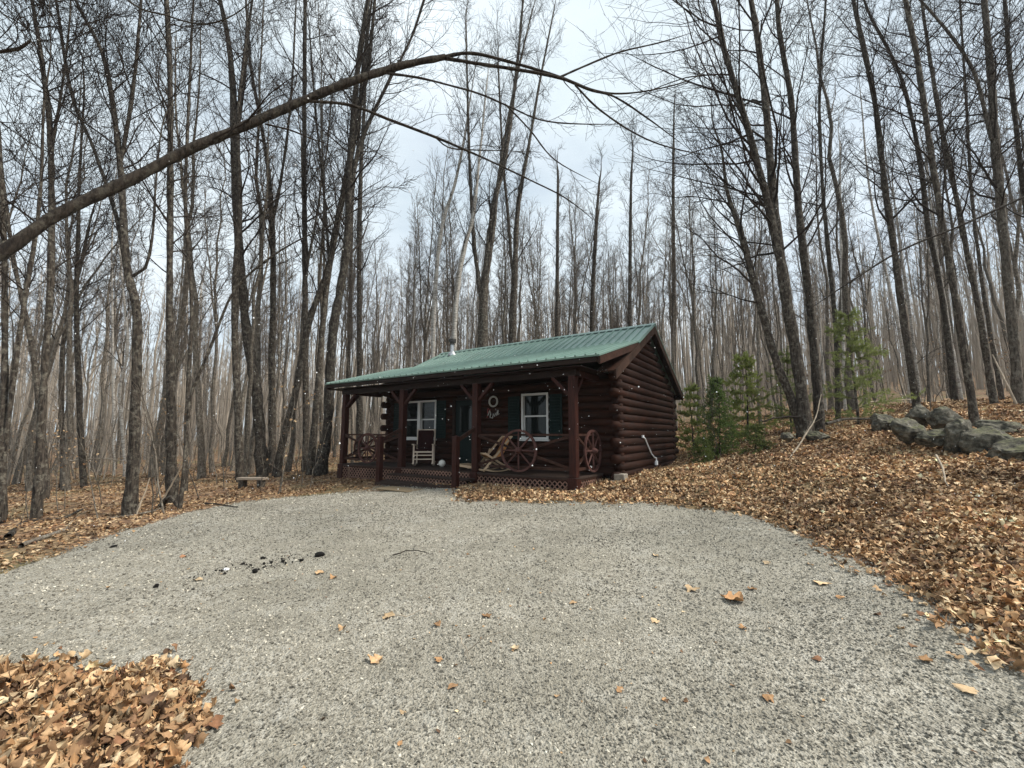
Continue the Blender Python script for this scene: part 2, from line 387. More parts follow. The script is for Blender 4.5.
# ------------------------------------------------------------------ scattered bits: gravel stones and leaves
rng = np.random.RandomState(11)
def rotm(n, tilt, rng):
    a = rng.rand(n)*2*pi; tx = rng.randn(n)*tilt; ty = rng.randn(n)*tilt
    ca, sa = np.cos(a), np.sin(a); cx, sx_ = np.cos(tx), np.sin(tx); cy, sy = np.cos(ty), np.sin(ty)
    o, z = np.ones(n), np.zeros(n)
    Rz = np.stack([ca, -sa, z, sa, ca, z, z, z, o], -1).reshape(-1, 3, 3)
    Rx = np.stack([o, z, z, z, cx, -sx_, z, sx_, cx], -1).reshape(-1, 3, 3)
    Ry = np.stack([cy, z, sy, z, o, z, -sy, z, cy], -1).reshape(-1, 3, 3)
    return Rx @ Ry @ Rz
def wedge(n, r0, r1, rng, power=1.0, amax=56):
    """random ground points inside the view, areal density falling off with distance"""
    t = rng.rand(n); r = (r0**power + t*(r1**power - r0**power))**(1/power)
    a = R(amax)*(rng.rand(n)*2-1); return r*np.sin(a), r*np.cos(a)
# stones
n = 190000
X, Y = wedge(n, 1.6, 14.0, rng, .8, 60)
ok = (padsd(X, Y) > -.03) & (heapsd(X, Y) < .02) & ~in_cabin(X, Y); X, Y = X[ok], Y[ok]; n = len(X)
octv = np.array([(1,0,0),(0,1,0),(-1,0,0),(0,-1,0),(0,0,1),(0,0,-1)], float)
octf = np.array([(0,1,4),(1,2,4),(2,3,4),(3,0,4),(1,0,5),(2,1,5),(3,2,5),(0,3,5)])
size = (.0035 + .0065*rng.rand(n)**2.2)*(1 + .07*np.hypot(X, Y))
sv = octv[None]*(1 + .35*rng.randn(n, 6, 1))*size[:, None, None]*np.stack([1+.3*rng.rand(n), 1-.2*rng.rand(n), .65+.2*rng.rand(n)], -1)[:, None]
sv = np.einsum('nij,nkj->nki', rotm(n, .5, rng), sv) + np.stack([X, Y, padz(X, Y) + size*.25], -1)[:, None]
tone = np.choose(rng.choice(4, n, p=[.2,.42,.32,.06]), [.13, .225, .32, .50])[:, None]*np.array([[1.04, .965, .80]])*1.18*(1+.15*rng.randn(n, 1))
tone = tone*(1 + .55*vnoise(X*.6, Y*1.6, 1.2)[:, None] + .35*vnoise(X, Y, 3.1)[:, None])
T = (octf[None] + (np.arange(n)*6)[:, None, None]).reshape(-1, 3)
o = link('gravel', np_mesh('gravel', sv, None, T, False, np.repeat(np.clip(tone, .03, .9), 6, 0)), M['stone'])
tag(o, 'loose pale grey crushed stones over the gravel pad', 'gravel', kind='stuff')

PAL = np.array([1.30, 1.25, 1.18])*np.array([(.42,.285,.165),(.29,.18,.10),(.17,.10,.058),(.50,.37,.23),(.09,.055,.035),(.36,.215,.11),(.58,.46,.31),(.24,.125,.07)])
def leaf_tpl(kind):
    """midrib grid leaf: rows along the length, 3 columns"""
    if kind == 0: prof = [(0,.02),(.25,.36),(.5,.44),(.75,.28),(1,.02)]
    elif kind == 1: prof = [(0,.03),(.2,.46),(.38,.20),(.58,.52),(.8,.18),(1,.02)]
    else: prof = [(0,.02),(.15,.50),(.3,.58),(.42,.30),(.6,.44),(.78,.14),(1,.01)]
    return np.array(prof)
def leaves(X, Y, Zb, size, rng, kinds=(0,), tilt=.35, curl=.5, pal=None, bright=1.0, fine=False):
    n = len(X); Vs, Qs, Cs = [], [], []; base = 0
    kk = rng.choice(kinds, n); R_ = rotm(n, tilt, rng)
    pp = pal if pal is not None else np.array([.24,.17,.12,.17,.08,.12,.08,.04])
    cidx = rng.choice(len(PAL), n, p=pp/np.sum(pp)); colr = PAL[cidx]*(1+.2*rng.randn(n, 1))*bright
    side = np.array([-1,-.5,0,.5,1]) if fine else np.array([-1,0,1]); nc = len(side)
    for kd in sorted(set(kinds)):
        s = np.where(kk == kd)[0]; m = len(s)
        if not m: continue
        pf = leaf_tpl(kd)
        if fine:
            tt = np.linspace(0, 1, 2*len(pf)-1 + 2); pf = np.stack([tt, np.interp(tt, pf[:, 0], pf[:, 1])], 1)
        r = len(pf)
        t = pf[:, 0][None] - .5; w = pf[:, 1][None]*(.7+.4*rng.rand(m, 1))
        c1 = curl*rng.randn(m, 1); c2 = curl*rng.randn(m, 1)*.9 + .15; tw = curl*rng.randn(m, 1)*.7; ph = rng.rand(m, 1)*6
        L = np.zeros((m, r, nc, 3))
        for j, sg in enumerate(side):
            a = abs(sg); jag = 1+(.12 if fine else .2)*rng.randn(m, r)
            L[:, :, j, 0] = t + (a*.04*rng.randn(m, r)); L[:, :, j, 1] = sg*w*jag
            L[:, :, j, 2] = c1*(t*t)*1.1 + c2*a*a*w*1.1 + tw*t*sg*w*1.4 + a*.05*np.sin(ph+9*t+sg*2)
        L = L.reshape(m, r*nc, 3)*size[s][:, None, None]
        L = np.einsum('nij,nkj->nki', R_[s], L)
        L[:, :, 2] -= L[:, :, 2].min(1, keepdims=True)*.7
        L += np.stack([X[s], Y[s], Zb[s]], -1)[:, None]
        q = np.array([(a*nc+b, a*nc+b+1, a*nc+b+nc+1, a*nc+b+nc) for a in range(r-1) for b in range(nc-1)])
        Qs.append((q[None] + (base + np.arange(m)*r*nc)[:, None, None]).reshape(-1, 4))
        vc = np.repeat(colr[s][:, None], r*nc, 1)*(1+.10*rng.randn(m, r*nc, 1))
        Vs.append(L.reshape(-1, 3)); Cs.append(np.clip(vc, .02, .9).reshape(-1, 3)); base += m*r*nc
    return np.concatenate(Vs), np.concatenate(Qs), np.concatenate(Cs)
def litter(name, label, X, Y, size, zoff, **k):
    Vv, Qq, Cc = leaves(X, Y, surf(X, Y) + zoff, size, rng, **k)
    o = link(name, np_mesh(name, Vv, Qq, None, True, Cc), M['leaf']); return tag(o, label, 'leaf litter', kind='stuff')
# right bank, woods floor
n = 340000
X, Y = wedge(n, 1.2, 30, rng, .62, 62)
rr = np.hypot(X, Y)
ok = (padsd(X, Y) < rng.exponential(.10, n) - .08) & (~in_cabin(X, Y, 0)) & ~((heapsd(X, Y) > -.3) & (Y < 3.2) & (X < 0))
left = X < -.28*Y; ok &= ~(left & (rng.rand(n) < .55 + .8*vnoise(X, Y, .9)))
X, Y, rr = X[ok], Y[ok], rr[ok]
size = (.026 + .040*rng.rand(len(X)))*(1 + .032*rr)
lf_ = X < -.30*Y
litter('leaf_litter', 'brown and tan fallen leaves covering the bank right of the gravel', X[~lf_], Y[~lf_], size[~lf_], .035*rng.rand((~lf_).sum()), kinds=(0, 1), tilt=.45, curl=.75, bright=np.clip(1 + .75*vnoise(X[~lf_], Y[~lf_], 1.7) + .5*vnoise(X[~lf_], Y[~lf_], .5), .5, 1.35)[:, None])
litter('leaf_litter', 'sparser dull brown leaves on the floor of the wood left of the gravel', X[lf_], Y[lf_], size[lf_]*.85, .02*rng.rand(lf_.sum()), kinds=(0, 1), tilt=.3, curl=.6, bright=.78)
# heap in the near left corner
n = 36000
X = -5.0 + 4.6*rng.rand(n); Y = .6 + 2.9*rng.rand(n); hs = heapsd(X, Y); ok = hs > -rng.exponential(.035, n); X, Y, hs = X[ok], Y[ok], hs[ok]
zz = padz(X, Y) - surf(X, Y) + np.clip(hs, 0, .22)*.42*rng.rand(len(X)) + .01
litter('leaf_heap', 'deep drift of large brown leaves in the near left corner of the gravel', X, Y, .030+.052*rng.rand(len(X))**1.5, zz, kinds=(0, 1, 2), tilt=.75, curl=1.0, pal=np.array([.22,.18,.14,.17,.08,.12,.06,.03]), fine=True)
# little bits of leaf strewn on the gravel
n = 420
X, Y = wedge(n, 2.0, 9, rng, 1.2, 54); ok = (padsd(X, Y) > 0) & (heapsd(X, Y) < -.02) & ~in_cabin(X, Y, .5); X, Y = X[ok], Y[ok]
zz = padz(X, Y) - surf(X, Y) + .004
litter('leaf_crumbs', 'tiny leaf fragments strewn over the gravel', X, Y, .012+.028*rng.rand(len(X))**2, zz, kinds=(0,), tilt=.25, curl=.5)

# single leaves lying on the gravel
lf = [(387,617,.13,3,2,'pale yellow oak leaf lying in the middle of the gravel below the porch steps'),
 (377,659,.11,0,2,'pale curled oak leaf on gravel just below the yellow oak leaf'),
 (453,686,.085,1,0,'dull brown oval leaf on gravel near the centre front'),
 (403,711,.05,3,0,'small round yellow leaf on gravel in the near centre'),
 (439,660,.075,5,1,'rusty leaf beside a dry twig on the gravel'),
 (437,626,.07,1,0,'small brown leaf to the right of the yellow oak leaf'),
 (515,649,.075,6,2,'light tan maple leaf alone in the middle of the gravel'),
 (732,601,.20,5,2,'largest crumpled orange brown leaf clump on the right half of the gravel'),
 (752,590,.09,5,1,'small orange leaf just behind the crumpled clump'),
 (693,591,.14,3,2,'flat tan maple leaf left of the crumpled orange clump'),
 (743,629,.09,5,1,'small rusty leaf in front of the crumpled orange clump'),
 (767,565,.10,6,0,'pale narrow leaf far out on the right of the gravel'),
 (821,584,.14,3,2,'tan oak leaf near the right edge of the gravel'),
 (840,597,.08,5,0,'small orange leaf in front of the tan oak leaf by the right edge'),
 (926,661,.10,5,2,'orange brown oak leaf in the near right of the gravel'),
 (968,689,.11,3,2,'yellowish oak leaf nearest the right side of the gravel'),
 (768,697,.075,5,1,'orange leaf at the near right centre of the gravel'),
 (818,660,.075,7,1,'reddish leaf lying beside a thin dark twig on gravel'),
 (655,622,.085,3,1,'tan ragged leaf between the porch side and the near gravel'),
 (573,602,.10,0,2,'faded tan leaf half sunk in the centre gravel'),
 (656,556,.10,6,0,'pale thin leaf on gravel below the cabin corner'),
 (487,617,.10,5,1,'brownish leaf in mid gravel right of the centre'),
 (320,574,.13,0,1,'tan leaf on gravel to the right of the charcoal lumps'),
 (333,579,.10,5,0,'rusty leaf just in front of the tan leaf by the charcoal'),
 (342,630,.07,0,0,'small tan leaf on the left centre gravel'),
 (198,581,.10,6,1,'pale leaf lying between the charcoal lumps'),
 (165,662,.10,3,0,'yellow leaf lying on gravel beside the tip of the leaf heap'),
 (620,690,.07,5,1,'orange brown leaf in the near centre right of the gravel'),
 (183,558,.11,7,0,'reddish leaf near the left edge of the gravel'),
 (400,742,.04,5,0,'smallest orange leaf chip at the near edge of the gravel')]
for px, py, s, c, kd, lab in lf:
    p = ground(px, py); pal = np.zeros(8); pal[c] = 1
    Vv, Qq, Cc = leaves(np.zeros(1), np.zeros(1), np.zeros(1), np.array([s*.95]), rng, kinds=(kd,), tilt=.09, curl=.35, pal=pal, fine=True)
    o = link('fallen_leaf', np_mesh('fallen_leaf', Vv, Qq, None, True, Cc), M['leaf'])
    o.location = (p[0], p[1], float(padz(p[0:1], p[1:2])[0]) + .006)
    o.rotation_euler = (0, 0, rng.rand()*6)
    tag(o, lab, 'leaf', 'single leaves on the gravel')

# ------------------------------------------------------------------ rocks & lumps
def rock_mesh(name, seed, sub=5, rough=.75, flat=.0):
    import bmesh
    bm = bmesh.new(); bmesh.ops.create_icosphere(bm, subdivisions=sub, radius=1)
    r = np.random.RandomState(seed); o = r.rand(3)*50
    planes = [(Vector(r.randn(3)).normalized(), .58+.34*r.rand()) for _ in range(16)]
    from mathutils import noise as mn
    for vt in bm.verts:
        p = vt.co.copy()
        for nrm, d in planes:
            e = p.dot(nrm)-d
            if e > 0: p -= nrm*e*.97
        q = Vector(vt.co)*1.3 + Vector(o)
        p += vt.co*(.16*rough*mn.noise(q) + .12*rough*mn.noise(q*2.7) + .07*rough*mn.noise(q*6) + .03*rough*mn.noise(q*17))
        vt.co = p
    me = bpy.data.meshes.new(name); bm.to_mesh(me); bm.free()
    me.polygons.foreach_set('use_smooth', [True]*len(me.polygons)); return me
rocks = [(904,932,405,424,10.2,'blocky grey boulder at the back left top of the rock pile'),
 (929,964,409,430,9.6,'smooth pale grey boulder at the top middle of the rock pile'),
 (889,930,419,442,9.0,'dark fractured boulder at the left end of the rock pile'),
 (914,950,428,444,8.6,'small flat dark stone wedged low in the middle of the pile'),
 (944,981,421,452,8.3,'rounded mossy boulder in the front centre of the rock pile'),
 (962,1010,428,453,8.0,'broad mossy boulder right of the rounded front one'),
 (976,1020,419,437,9.2,'long flat mossy slab at the back right of the pile'),
 (984,1040,440,462,7.4,'low green mossy boulder nearest the right edge of the pile'),
 (866,897,414,431,10.8,'low leaf covered stone half buried left of the pile'),
 (803,828,429,440,10.6,'grey slab leaning at the foot of the clump of dark trees'),
 (780,795,431,440,10.6,'small pale stone at the left foot of the tree clump')]
for i, (x0, x1, y0, y1, d, lab) in enumerate(rocks):
    a = at(x0, (y0+y1)/2, d); b_ = at(x1, (y0+y1)/2, d); t = at((x0+x1)/2, y0, d); bt = at((x0+x1)/2, y1, d)
    w = (b_[0]-a[0])/2*.95; hh = (t[2]-bt[2])/2*1.3
    o = link('boulder', rock_mesh('boulder', 20+i), M['rock'])
    for vt in o.data.vertices: vt.co = (vt.co.x*w, vt.co.y*w*.75, vt.co.z*hh)
    o.location = ((a[0]+b_[0])/2, d, (t[2]+bt[2])/2 - .03); o.rotation_euler = (rng.randn()*.08, rng.randn()*.12, rng.randn()*.3)
    tag(o, lab, 'boulder', 'boulders piled on the bank')
char = [(320,556,.14,.05,'largest black charred chunk at the right end of the charcoal line'),
 (301,561,.06,.03,'charred lump just left of the largest charcoal chunk'),(283,562,.05,.03,'black lump in the right half of the charcoal line'),
 (263,559,.07,.03,'thin black lump on the far side of the charcoal line'),(255,573,.07,.05,'black lump in front of the middle of the charcoal line'),
 (243,565,.05,.03,'small black lump in the middle of the charcoal line'),(156,588,.055,.05,'round black lump alone at the left of the charcoal line'),
 (193,590,.035,.02,'tiny black lump between the lone round one and the line'),(114,547,.10,.03,'black charred bit near the left gravel edge')]
for i, (px, py, s, hgt, lab) in enumerate(char):
    p = ground(px, py); o = link('charcoal_lump', rock_mesh('charcoal_lump', 60+i, 2, 1.2), M['charcoal'])
    o.location = (p[0], p[1], p[2] + hgt*.35); o.scale = (s/1.9, s/2.8, hgt*.65); o.rotation_euler = (0, 0, .3)
    tag(o, lab, 'charcoal', 'charred lumps on the gravel')
n = 150; tt = rng.rand(n); kx = 190+130*tt+rng.randn(n)*5; ky = 577-20*tt+rng.randn(n)*2.2+2*np.sin(tt*14)
pp = np.array([ground(a, b_) for a, b_ in zip(kx, ky)]); ss = .004+.014*rng.rand(n)**2.5
sv = octv[None]*(1+.35*rng.randn(n, 6, 1))*ss[:, None, None] + pp[:, None] + np.array([0, 0, .012])
T = (octf[None] + (np.arange(n)*6)[:, None, None]).reshape(-1, 3)
o = link('charcoal_crumbs', np_mesh('charcoal_crumbs', sv, None, T, False), M['charcoal']); tag(o, 'scattered line of black charcoal crumbs across the left gravel', 'charcoal crumbs', kind='stuff')
p = ground(226, 570); o = link('white_chip', rock_mesh('white_chip', 90, 2, 1), M['snow']); o.location = (p[0], p[1], p[2]+.01); o.scale = (.045,.03,.016)
tag(o, 'small white chip of stone beside the charcoal lumps', 'stone chip')
# ------------------------------------------------------------------ CABIN
A_ = 2.668
cabin = thing('log_cabin', 'dark red brown log cabin with green metal roof and a covered front porch', 'cabin', (CX, CY, CZ), CYAW)
vf, vb_ = 1.484, 6.80          # front and rear wall planes
ul, ur = -7.60, .483           # left and right wall planes
LR, PITCHL = .112, .196
w0 = -.05
rows = 12
def logrun(mb, p, q, r=LR, n=10):
    m = max(2, int((Vector(q)-Vector(p)).length/.8)+1)
    pts = [Vector(p).lerp(Vector(q), i/m) for i in range(m+1)]
    mb.tube(pts, [r*(1+.04*random.uniform(-1, 1)) for _ in pts], n)
random.seed(5)
openings = [(-6.85,-5.35,.76,1.99),(-4.60,-3.71,-.2,1.98),(-2.19,-1.36,.78,2.01)]
mb = MB()
for i in range(rows):
    z = w0 + .09 + i*PITCHL
    e = .09
    segs = [(ul-e, ur+e)]
    for (a, b_, z0, z1) in openings:
        if z0-.04 < z < z1+.04:
            segs = [s for (p, q) in segs for s in ((p, min(q, a)), (max(p, b_), q)) if s[1]-s[0] > .05]
    for p, q in segs: logrun(mb, (p, vf, z), (q, vf, z))
mb.build('front_log_wall', M['log'], cabin, True)
mb = MB()
for i in range(rows):
    z = w0 + .09 + i*PITCHL; e = .09
    logrun(mb, (ul-e, vb_, z), (ur+e, vb_, z))
mb.build('rear_log_wall', M['log'], cabin, True)
vr, wr = 3.98, 4.08
slope = (4.08-2.36)/(vr-.566)
def roofw(v): return wr - abs(v-vr)*slope
for u_, nm in ((ur, 'gable_log_wall'), (ul, 'gable_log_wall')):
    mb = MB(); i = 0
    while True:
        z = w0 + i*PITCHL
        if z > wr - .2: break
        e = .33 if i % 2 == 0 else .11
        a, b_ = vf-e, vb_+e*1.6
        half = (wr - .16 - z - .08)/slope
        a = max(a, vr-half); b_ = min(b_, vr+half)
        if b_-a < .15: break
        logrun(mb, (u_, a, z), (u_, b_, z)); i += 1
    o = mb.build(nm, M['log'], cabin, True)
# interior: dark floor and partition keep the rooms from being see-through
MB().box(ul+.1, ur-.1, vf+.1, vb_-.1, -.10, -.04).build('interior_floor', M['deck'], cabin)
MB().box(ul+.15, ur-.15, vf+.15, vb_-.15, 2.36, 2.42).build('interior_ceiling', M['trim'], cabin)
MB().box(ul+.15, ur-.15, vf+2.2, vf+2.25, -.04, 2.36).build('interior_partition', M['trim'], cabin)
# sills & foundation
MB().box(ur-.10, ur+.16, vf-.45, vf+1.0, -.34, -.13).box(ur-.12, ur+.10, vf+1.0, vb_+.1, -.34, -.14).build('foundation_sill', M['concrete'], cabin, bevel=.015)
MB().box(ur-.03, ur+.22, vf-.35, vf-.08, -.13, .02).build('foundation_block', M['concrete'], cabin, bevel=.02)
MB().box(ul-.1, ul+.12, vf-.1, vb_+.1, -.6, -.13).box(ul+.12, ur-.12, vb_-.1, vb_+.1, -.6, -.13).build('foundation_wall', M['concrete'], cabin)
# main roof
uml, umr = -7.60, .80
def roof_panel(name, u0, u1, va, wa, vc, wc, th=.035, rib=.0, step=.23):
    """sheet from (va,wa) down to (vc,wc) with raised ribs"""
    mb = MB(); d = Vector((0, vc-va, wc-wa)).normalized(); n = Vector((0, -d.z, d.y))
    if n.z < 0: n = -n
    us = [u0]; x = u0 + .06
    P = []
    while x < u1-.05:
        P += [(x, 0), (x+.010, .034), (x+.038, .034), (x+.046, 0)]
        x += step
    prof = [(u0, 0)] + P + [(u1, 0)]
    top = []; m = len(prof)
    for (vv, ww) in ((va, wa), (vc, wc)):
        for (uu, hh) in prof: top.append(Vector((uu, vv, ww)) + n*(hh+th))
    bot = [Vector((u0, va, wa)), Vector((u1, va, wa)), Vector((u1, vc, wc)), Vector((u0, vc, wc))]
    vs = top+bot; b0 = 2*m
    fs = [(i, i+1, m+i+1, m+i) for i in range(m-1)]
    fs += [(b0, b0+3, b0+2, b0+1), tuple([b0+1, b0] + list(range(0, m)))[::1], tuple([b0+3, b0+2] + list(range(2*m-1, m-1, -1))), (b0, 0, m, b0+3), (b0+1, b0+2, 2*m-1, m-1)]
    mb.add(vs, fs); return mb.build(name, M['roof'], cabin)
vbk = 2.364; wbk = roofw(vbk)
roof_panel('front_roof_panel', uml, umr, vr, wr, vbk, wbk)
roof_panel('rear_roof_panel', uml, umr, vr, wr, 2*vr-.50, roofw(.50))
roof_panel('porch_roof_panel', -8.57, .79, vbk-.02, wbk+.028, -.40, 2.505)
MB().add([(uml-.01, vr-.16, wr-.16*slope+.075), (umr+.01, vr-.16, wr-.16*slope+.075), (umr+.01, vr, wr+.085), (uml-.01, vr, wr+.085), (uml-.01, vr+.16, wr-.16*slope+.075), (umr+.01, vr+.16, wr-.16*slope+.075),
          (uml-.01, vr, wr+.05), (umr+.01, vr, wr+.05)], [(0,1,2,3),(3,2,5,4),(0,6,7,1),(4,5,7,6),(0,3,6),(3,4,6),(1,7,2),(2,7,5)]).build('ridge_cap', M['roof'], cabin)
def sw(v, d): return roofw(v) - d
for ux in (umr-.03, uml+.03):                                   # barge boards
    mb = MB()
    for (va, vc) in ((vr, .56), (vr, 2*vr-.51)):
        x0, x1 = ux-.022, ux+.022; t0, t1 = .005, .225
        s_ = 1 if vc < va else 0
        mb.add([(x0,va,sw(va,t0)),(x1,va,sw(va,t0)),(x1,va,sw(va,t1)),(x0,va,sw(va,t1)),(x0,vc,sw(vc,t0)),(x1,vc,sw(vc,t0)),(x1,vc,sw(vc,t1)),(x0,vc,sw(vc,t1))],
               [(0,1,2,3),(7,6,5,4),(0,4,5,1),(1,5,6,2),(2,6,7,3),(3,7,4,0)])
    mb.build('barge_board', M['barge'], cabin)
for (u0, u1) in ((ur+.10, umr-.055), (uml+.055, ul+.02)):         # soffit boards beyond the gable walls
    for (va, vc) in ((vr, .60), (vr, 2*vr-.55)):
        mb = MB(); mb.add([(u0,va,sw(va,.05)),(u1,va,sw(va,.05)),(u1,vc,sw(vc,.05)),(u0,vc,sw(vc,.05)),(u0,va,sw(va,.09)),(u1,va,sw(va,.09)),(u1,vc,sw(vc,.09)),(u0,vc,sw(vc,.09))],
               [(0,1,2,3),(7,6,5,4),(0,4,5,1),(1,5,6,2),(2,6,7,3),(3,7,4,0)])
        mb.build('soffit', M['trim'], cabin)
MB().box(uml+.06, umr-.06, 2*vr-.56, 2*vr-.52, roofw(.52)-.2, roofw(.52)-.02).build('rear_fascia', M['trim'], cabin)
MB().add([(.30,2.2,sw(2.2,.03)),(umr-.055,2.2,sw(2.2,.03)),(umr-.055,.6,sw(.6,.03)),(.30,.6,sw(.6,.03)),(.30,2.2,sw(2.2,.06)),(umr-.055,2.2,sw(2.2,.06)),(umr-.055,.6,sw(.6,.06)),(.30,.6,sw(.6,.06))],[(0,1,2,3),(7,6,5,4),(0,4,5,1),(1,5,6,2),(2,6,7,3),(3,7,4,0)]).build('eave_return', M['rail_brown'], cabin)
# porch roof trim
ps = (wbk+.028-2.505)/(vbk-.02+.40)
def pw(v): return 2.505 + (v+.40)*ps
MB().box(-8.52, .73, -.385, -.345, 2.39, 2.49).build('porch_fascia', M['trim'], cabin)
for ux in (.76, -8.54):
    t0, t1 = .006, .17; x0, x1 = ux-.02, ux+.02; va, vc = vbk-.1, -.35
    MB().add([(x0,va,pw(va)-t0),(x1,va,pw(va)-t0),(x1,va,pw(va)-t1),(x0,va,pw(va)-t1),(x0,vc,pw(vc)-t0),(x1,vc,pw(vc)-t0),(x1,vc,pw(vc)-t1),(x0,vc,pw(vc)-t1)],
             [(0,1,2,3),(7,6,5,4),(0,4,5,1),(1,5,6,2),(2,6,7,3),(3,7,4,0)]).build('porch_rake_board', M['rail_brown'], cabin)
MB().box(-8.5, .34, -.33, 1.55, 2.345, 2.365).build('porch_ceiling', M['trim'], cabin)
MB().box(-8.12, .12, -.08, .08, 2.195, 2.335).build('porch_beam', M['trim'], cabin)
for ux in (-.07, -8.07): MB().box(ux, ux+.14, .085, 1.36, 2.20, 2.335).build('porch_side_beam', M['wood_red'], cabin)
for k in range(19):
    ux = -8.3 + k*.47
    MB().bar((ux, -.33, pw(-.33)-.075), (ux, 1.9, pw(1.9)-.075), .045, .09).build('rafter', M['trim'], cabin)
# posts and braces
for k in range(4):
    ux = -k*A_; g_ = {0:-.36, 1:-.40, 2:-.46, 3:-.52}[k]
    MB().box(ux-.085, ux+.085, -.085, .085, 0.0, 2.195).build('porch_post', M['wood_red'], cabin, bevel=.012)
    MB().box(ux-.11, ux+.11, -.13, .11, g_, -.005).build('post_foot', M['wood_red'], cabin, bevel=.01)
    for s_ in (-1, 1):
        if (k == 0 and s_ == 1) or (k == 3 and s_ == -1): continue
        MB().bar((ux+s_*.08, 0, 1.78), (ux+s_*.50, 0, 2.19), .075, .085, (0,1,0)).build('knee_brace', M['wood_red'], cabin)
for ux, s_ in ((0, 1), (-3*A_, 1)):
    MB().bar((ux, .08, 1.78), (ux, .45, 2.19), .075, .085, (1,0,0)).build('knee_brace', M['wood_red'], cabin)
# deck
mb = MB()
nb = 13
for k in range(nb):
    v0 = -.10 + k*.12; mb.box(-8.11, .11, v0, v0+.112, -.04, 0)
mb.build('porch_deck', M['deck'], cabin)
MB().box(-8.10, .10, -.095, -.06, -.08, -.042).build('deck_rim', M['rail_brown'], cabin)
MB().box(.062, .097, -.058, 1.42, -.08, -.042).box(-8.097, -8.062, -.058, 1.42, -.08, -.042).build('deck_side_rim', M['rail_brown'], cabin)
MB().box(-8.0, 0, .25, .28, -.8, -.05).build('crawl_shade_sheet', M['black'], cabin)  # added black sheet, stands in for the shade under the deck
def lattice(name, a, b_, ztop, zbot0, zbot1, yoff=0, s=.125):
    """crossed strips on the vertical plane between plan points a and b"""
    a = Vector((a[0], a[1], 0)); b_ = Vector((b_[0], b_[1], 0)); L = (b_-a).length; d = (b_-a)/L; n = Vector((d.y, -d.x, 0))
    mb = MB()
    H = ztop - min(zbot0, zbot1)
    for layer, sg in ((0, 1), (1, -1)):
        x = -H
        while x < L+H:
            # strip from (x, ztop) going down at 45 degrees
            x0, z0 = x, ztop
            x1, z1 = x + sg*H, ztop - H
            lo, hi = 0.0, 1.0
            dx = x1-x0
            ta, tb = (0-x0)/dx, (L-x0)/dx
            lo = max(lo, min(ta, tb)); hi = min(hi, max(ta, tb))
            if hi-lo > .03:
                p = a + d*(x0+dx*lo) + n*(layer*.009); q = a + d*(x0+dx*hi) + n*(layer*.009)
                p.z = z0 - H*lo; q.z = z0 - H*hi
                mb.bar(p, q, .024, .007, n)
            x += s
    return mb.build(name, M['lattice'], cabin)
lattice('lattice_skirt', (-7.9, -.075), (-5.45, -.075), -.085, -.56, -.5)
lattice('lattice_skirt', (-2.56, -.075), (-.1, -.075), -.085, -.46, -.4)
lattice('lattice_skirt', (.075, .09), (.075, 1.38), -.085, -.36, -.3)
lattice('lattice_skirt', (-8.075, .09), (-8.075, 1.38), -.085, -.6, -.6)
# steps between the two newels
MB().box(-5.42, -2.59, -.46, -.12, -.185, -.15).build('step_tread', M['deck'], cabin)
MB().box(-5.42, -2.59, -.80, -.44, -.335, -.30).build('step_tread', M['deck'], cabin)
MB().box(-5.42, -2.59, -.84, -.80, -.46, -.335).build('step_toe_board', M['deck'], cabin)
lattice('step_riser', (-5.40, -.44), (-2.60, -.44), -.19, -.31, -.31, s=.11)
lattice('step_riser', (-5.40, -.10), (-2.60, -.10), -.03, -.16, -.16, s=.11)
MB().box(-5.40, -2.6, -.40, -.37, -.6, -.19).box(-5.4, -2.6, -.058, -.03, -.3, -.045).build('step_shade_sheet', M['black'], cabin)  # added black sheets, painted shade behind the open risers
for ux in (-5.34, -2.67):
    MB().box(ux-.065, ux+.065, -.83, -.70, -.50, .86).add([(ux-.075,-.84,.862),(ux+.075,-.84,.862),(ux+.075,-.69,.862),(ux-.075,-.69,.862),(ux,-.765,.90)], [(3,2,1,0),(0,1,4),(1,2,4),(2,3,4),(3,0,4)]).build('newel_post', M['wood_red'], cabin)
    MB().bar((ux, -.70, .78), (ux, -.09, 1.05), .05, .085).build('handrail', M['rail_brown'], cabin)
# railings
def bay(a, b_, nm='railing'):
    a = Vector(a); b_ = Vector(b_); mb = MB()
    up = Vector((0,0,1))
    mb.bar(a+up*.91, b_+up*.91, .07, .05); mb.bar(a+up*.16, b_+up*.16, .05, .06)
    mb.bar(a+up*.19, b_+up*.88, .03, .055); n = (b_-a).normalized().cross(up)*.034
    mb.bar(a+up*.88+n, b_+up*.19+n, .03, .055)
    return mb.build(nm, M['rail_brown'], cabin)
bay((-A_+.09, 0, 0), (-.09, 0, 0)); bay((-3*A_+.09, 0, 0), (-2*A_-.09, 0, 0))
bay((0, .09, 0), (0, 1.36, 0)); bay((-3*A_, .09, 0), (-3*A_, 1.36, 0))
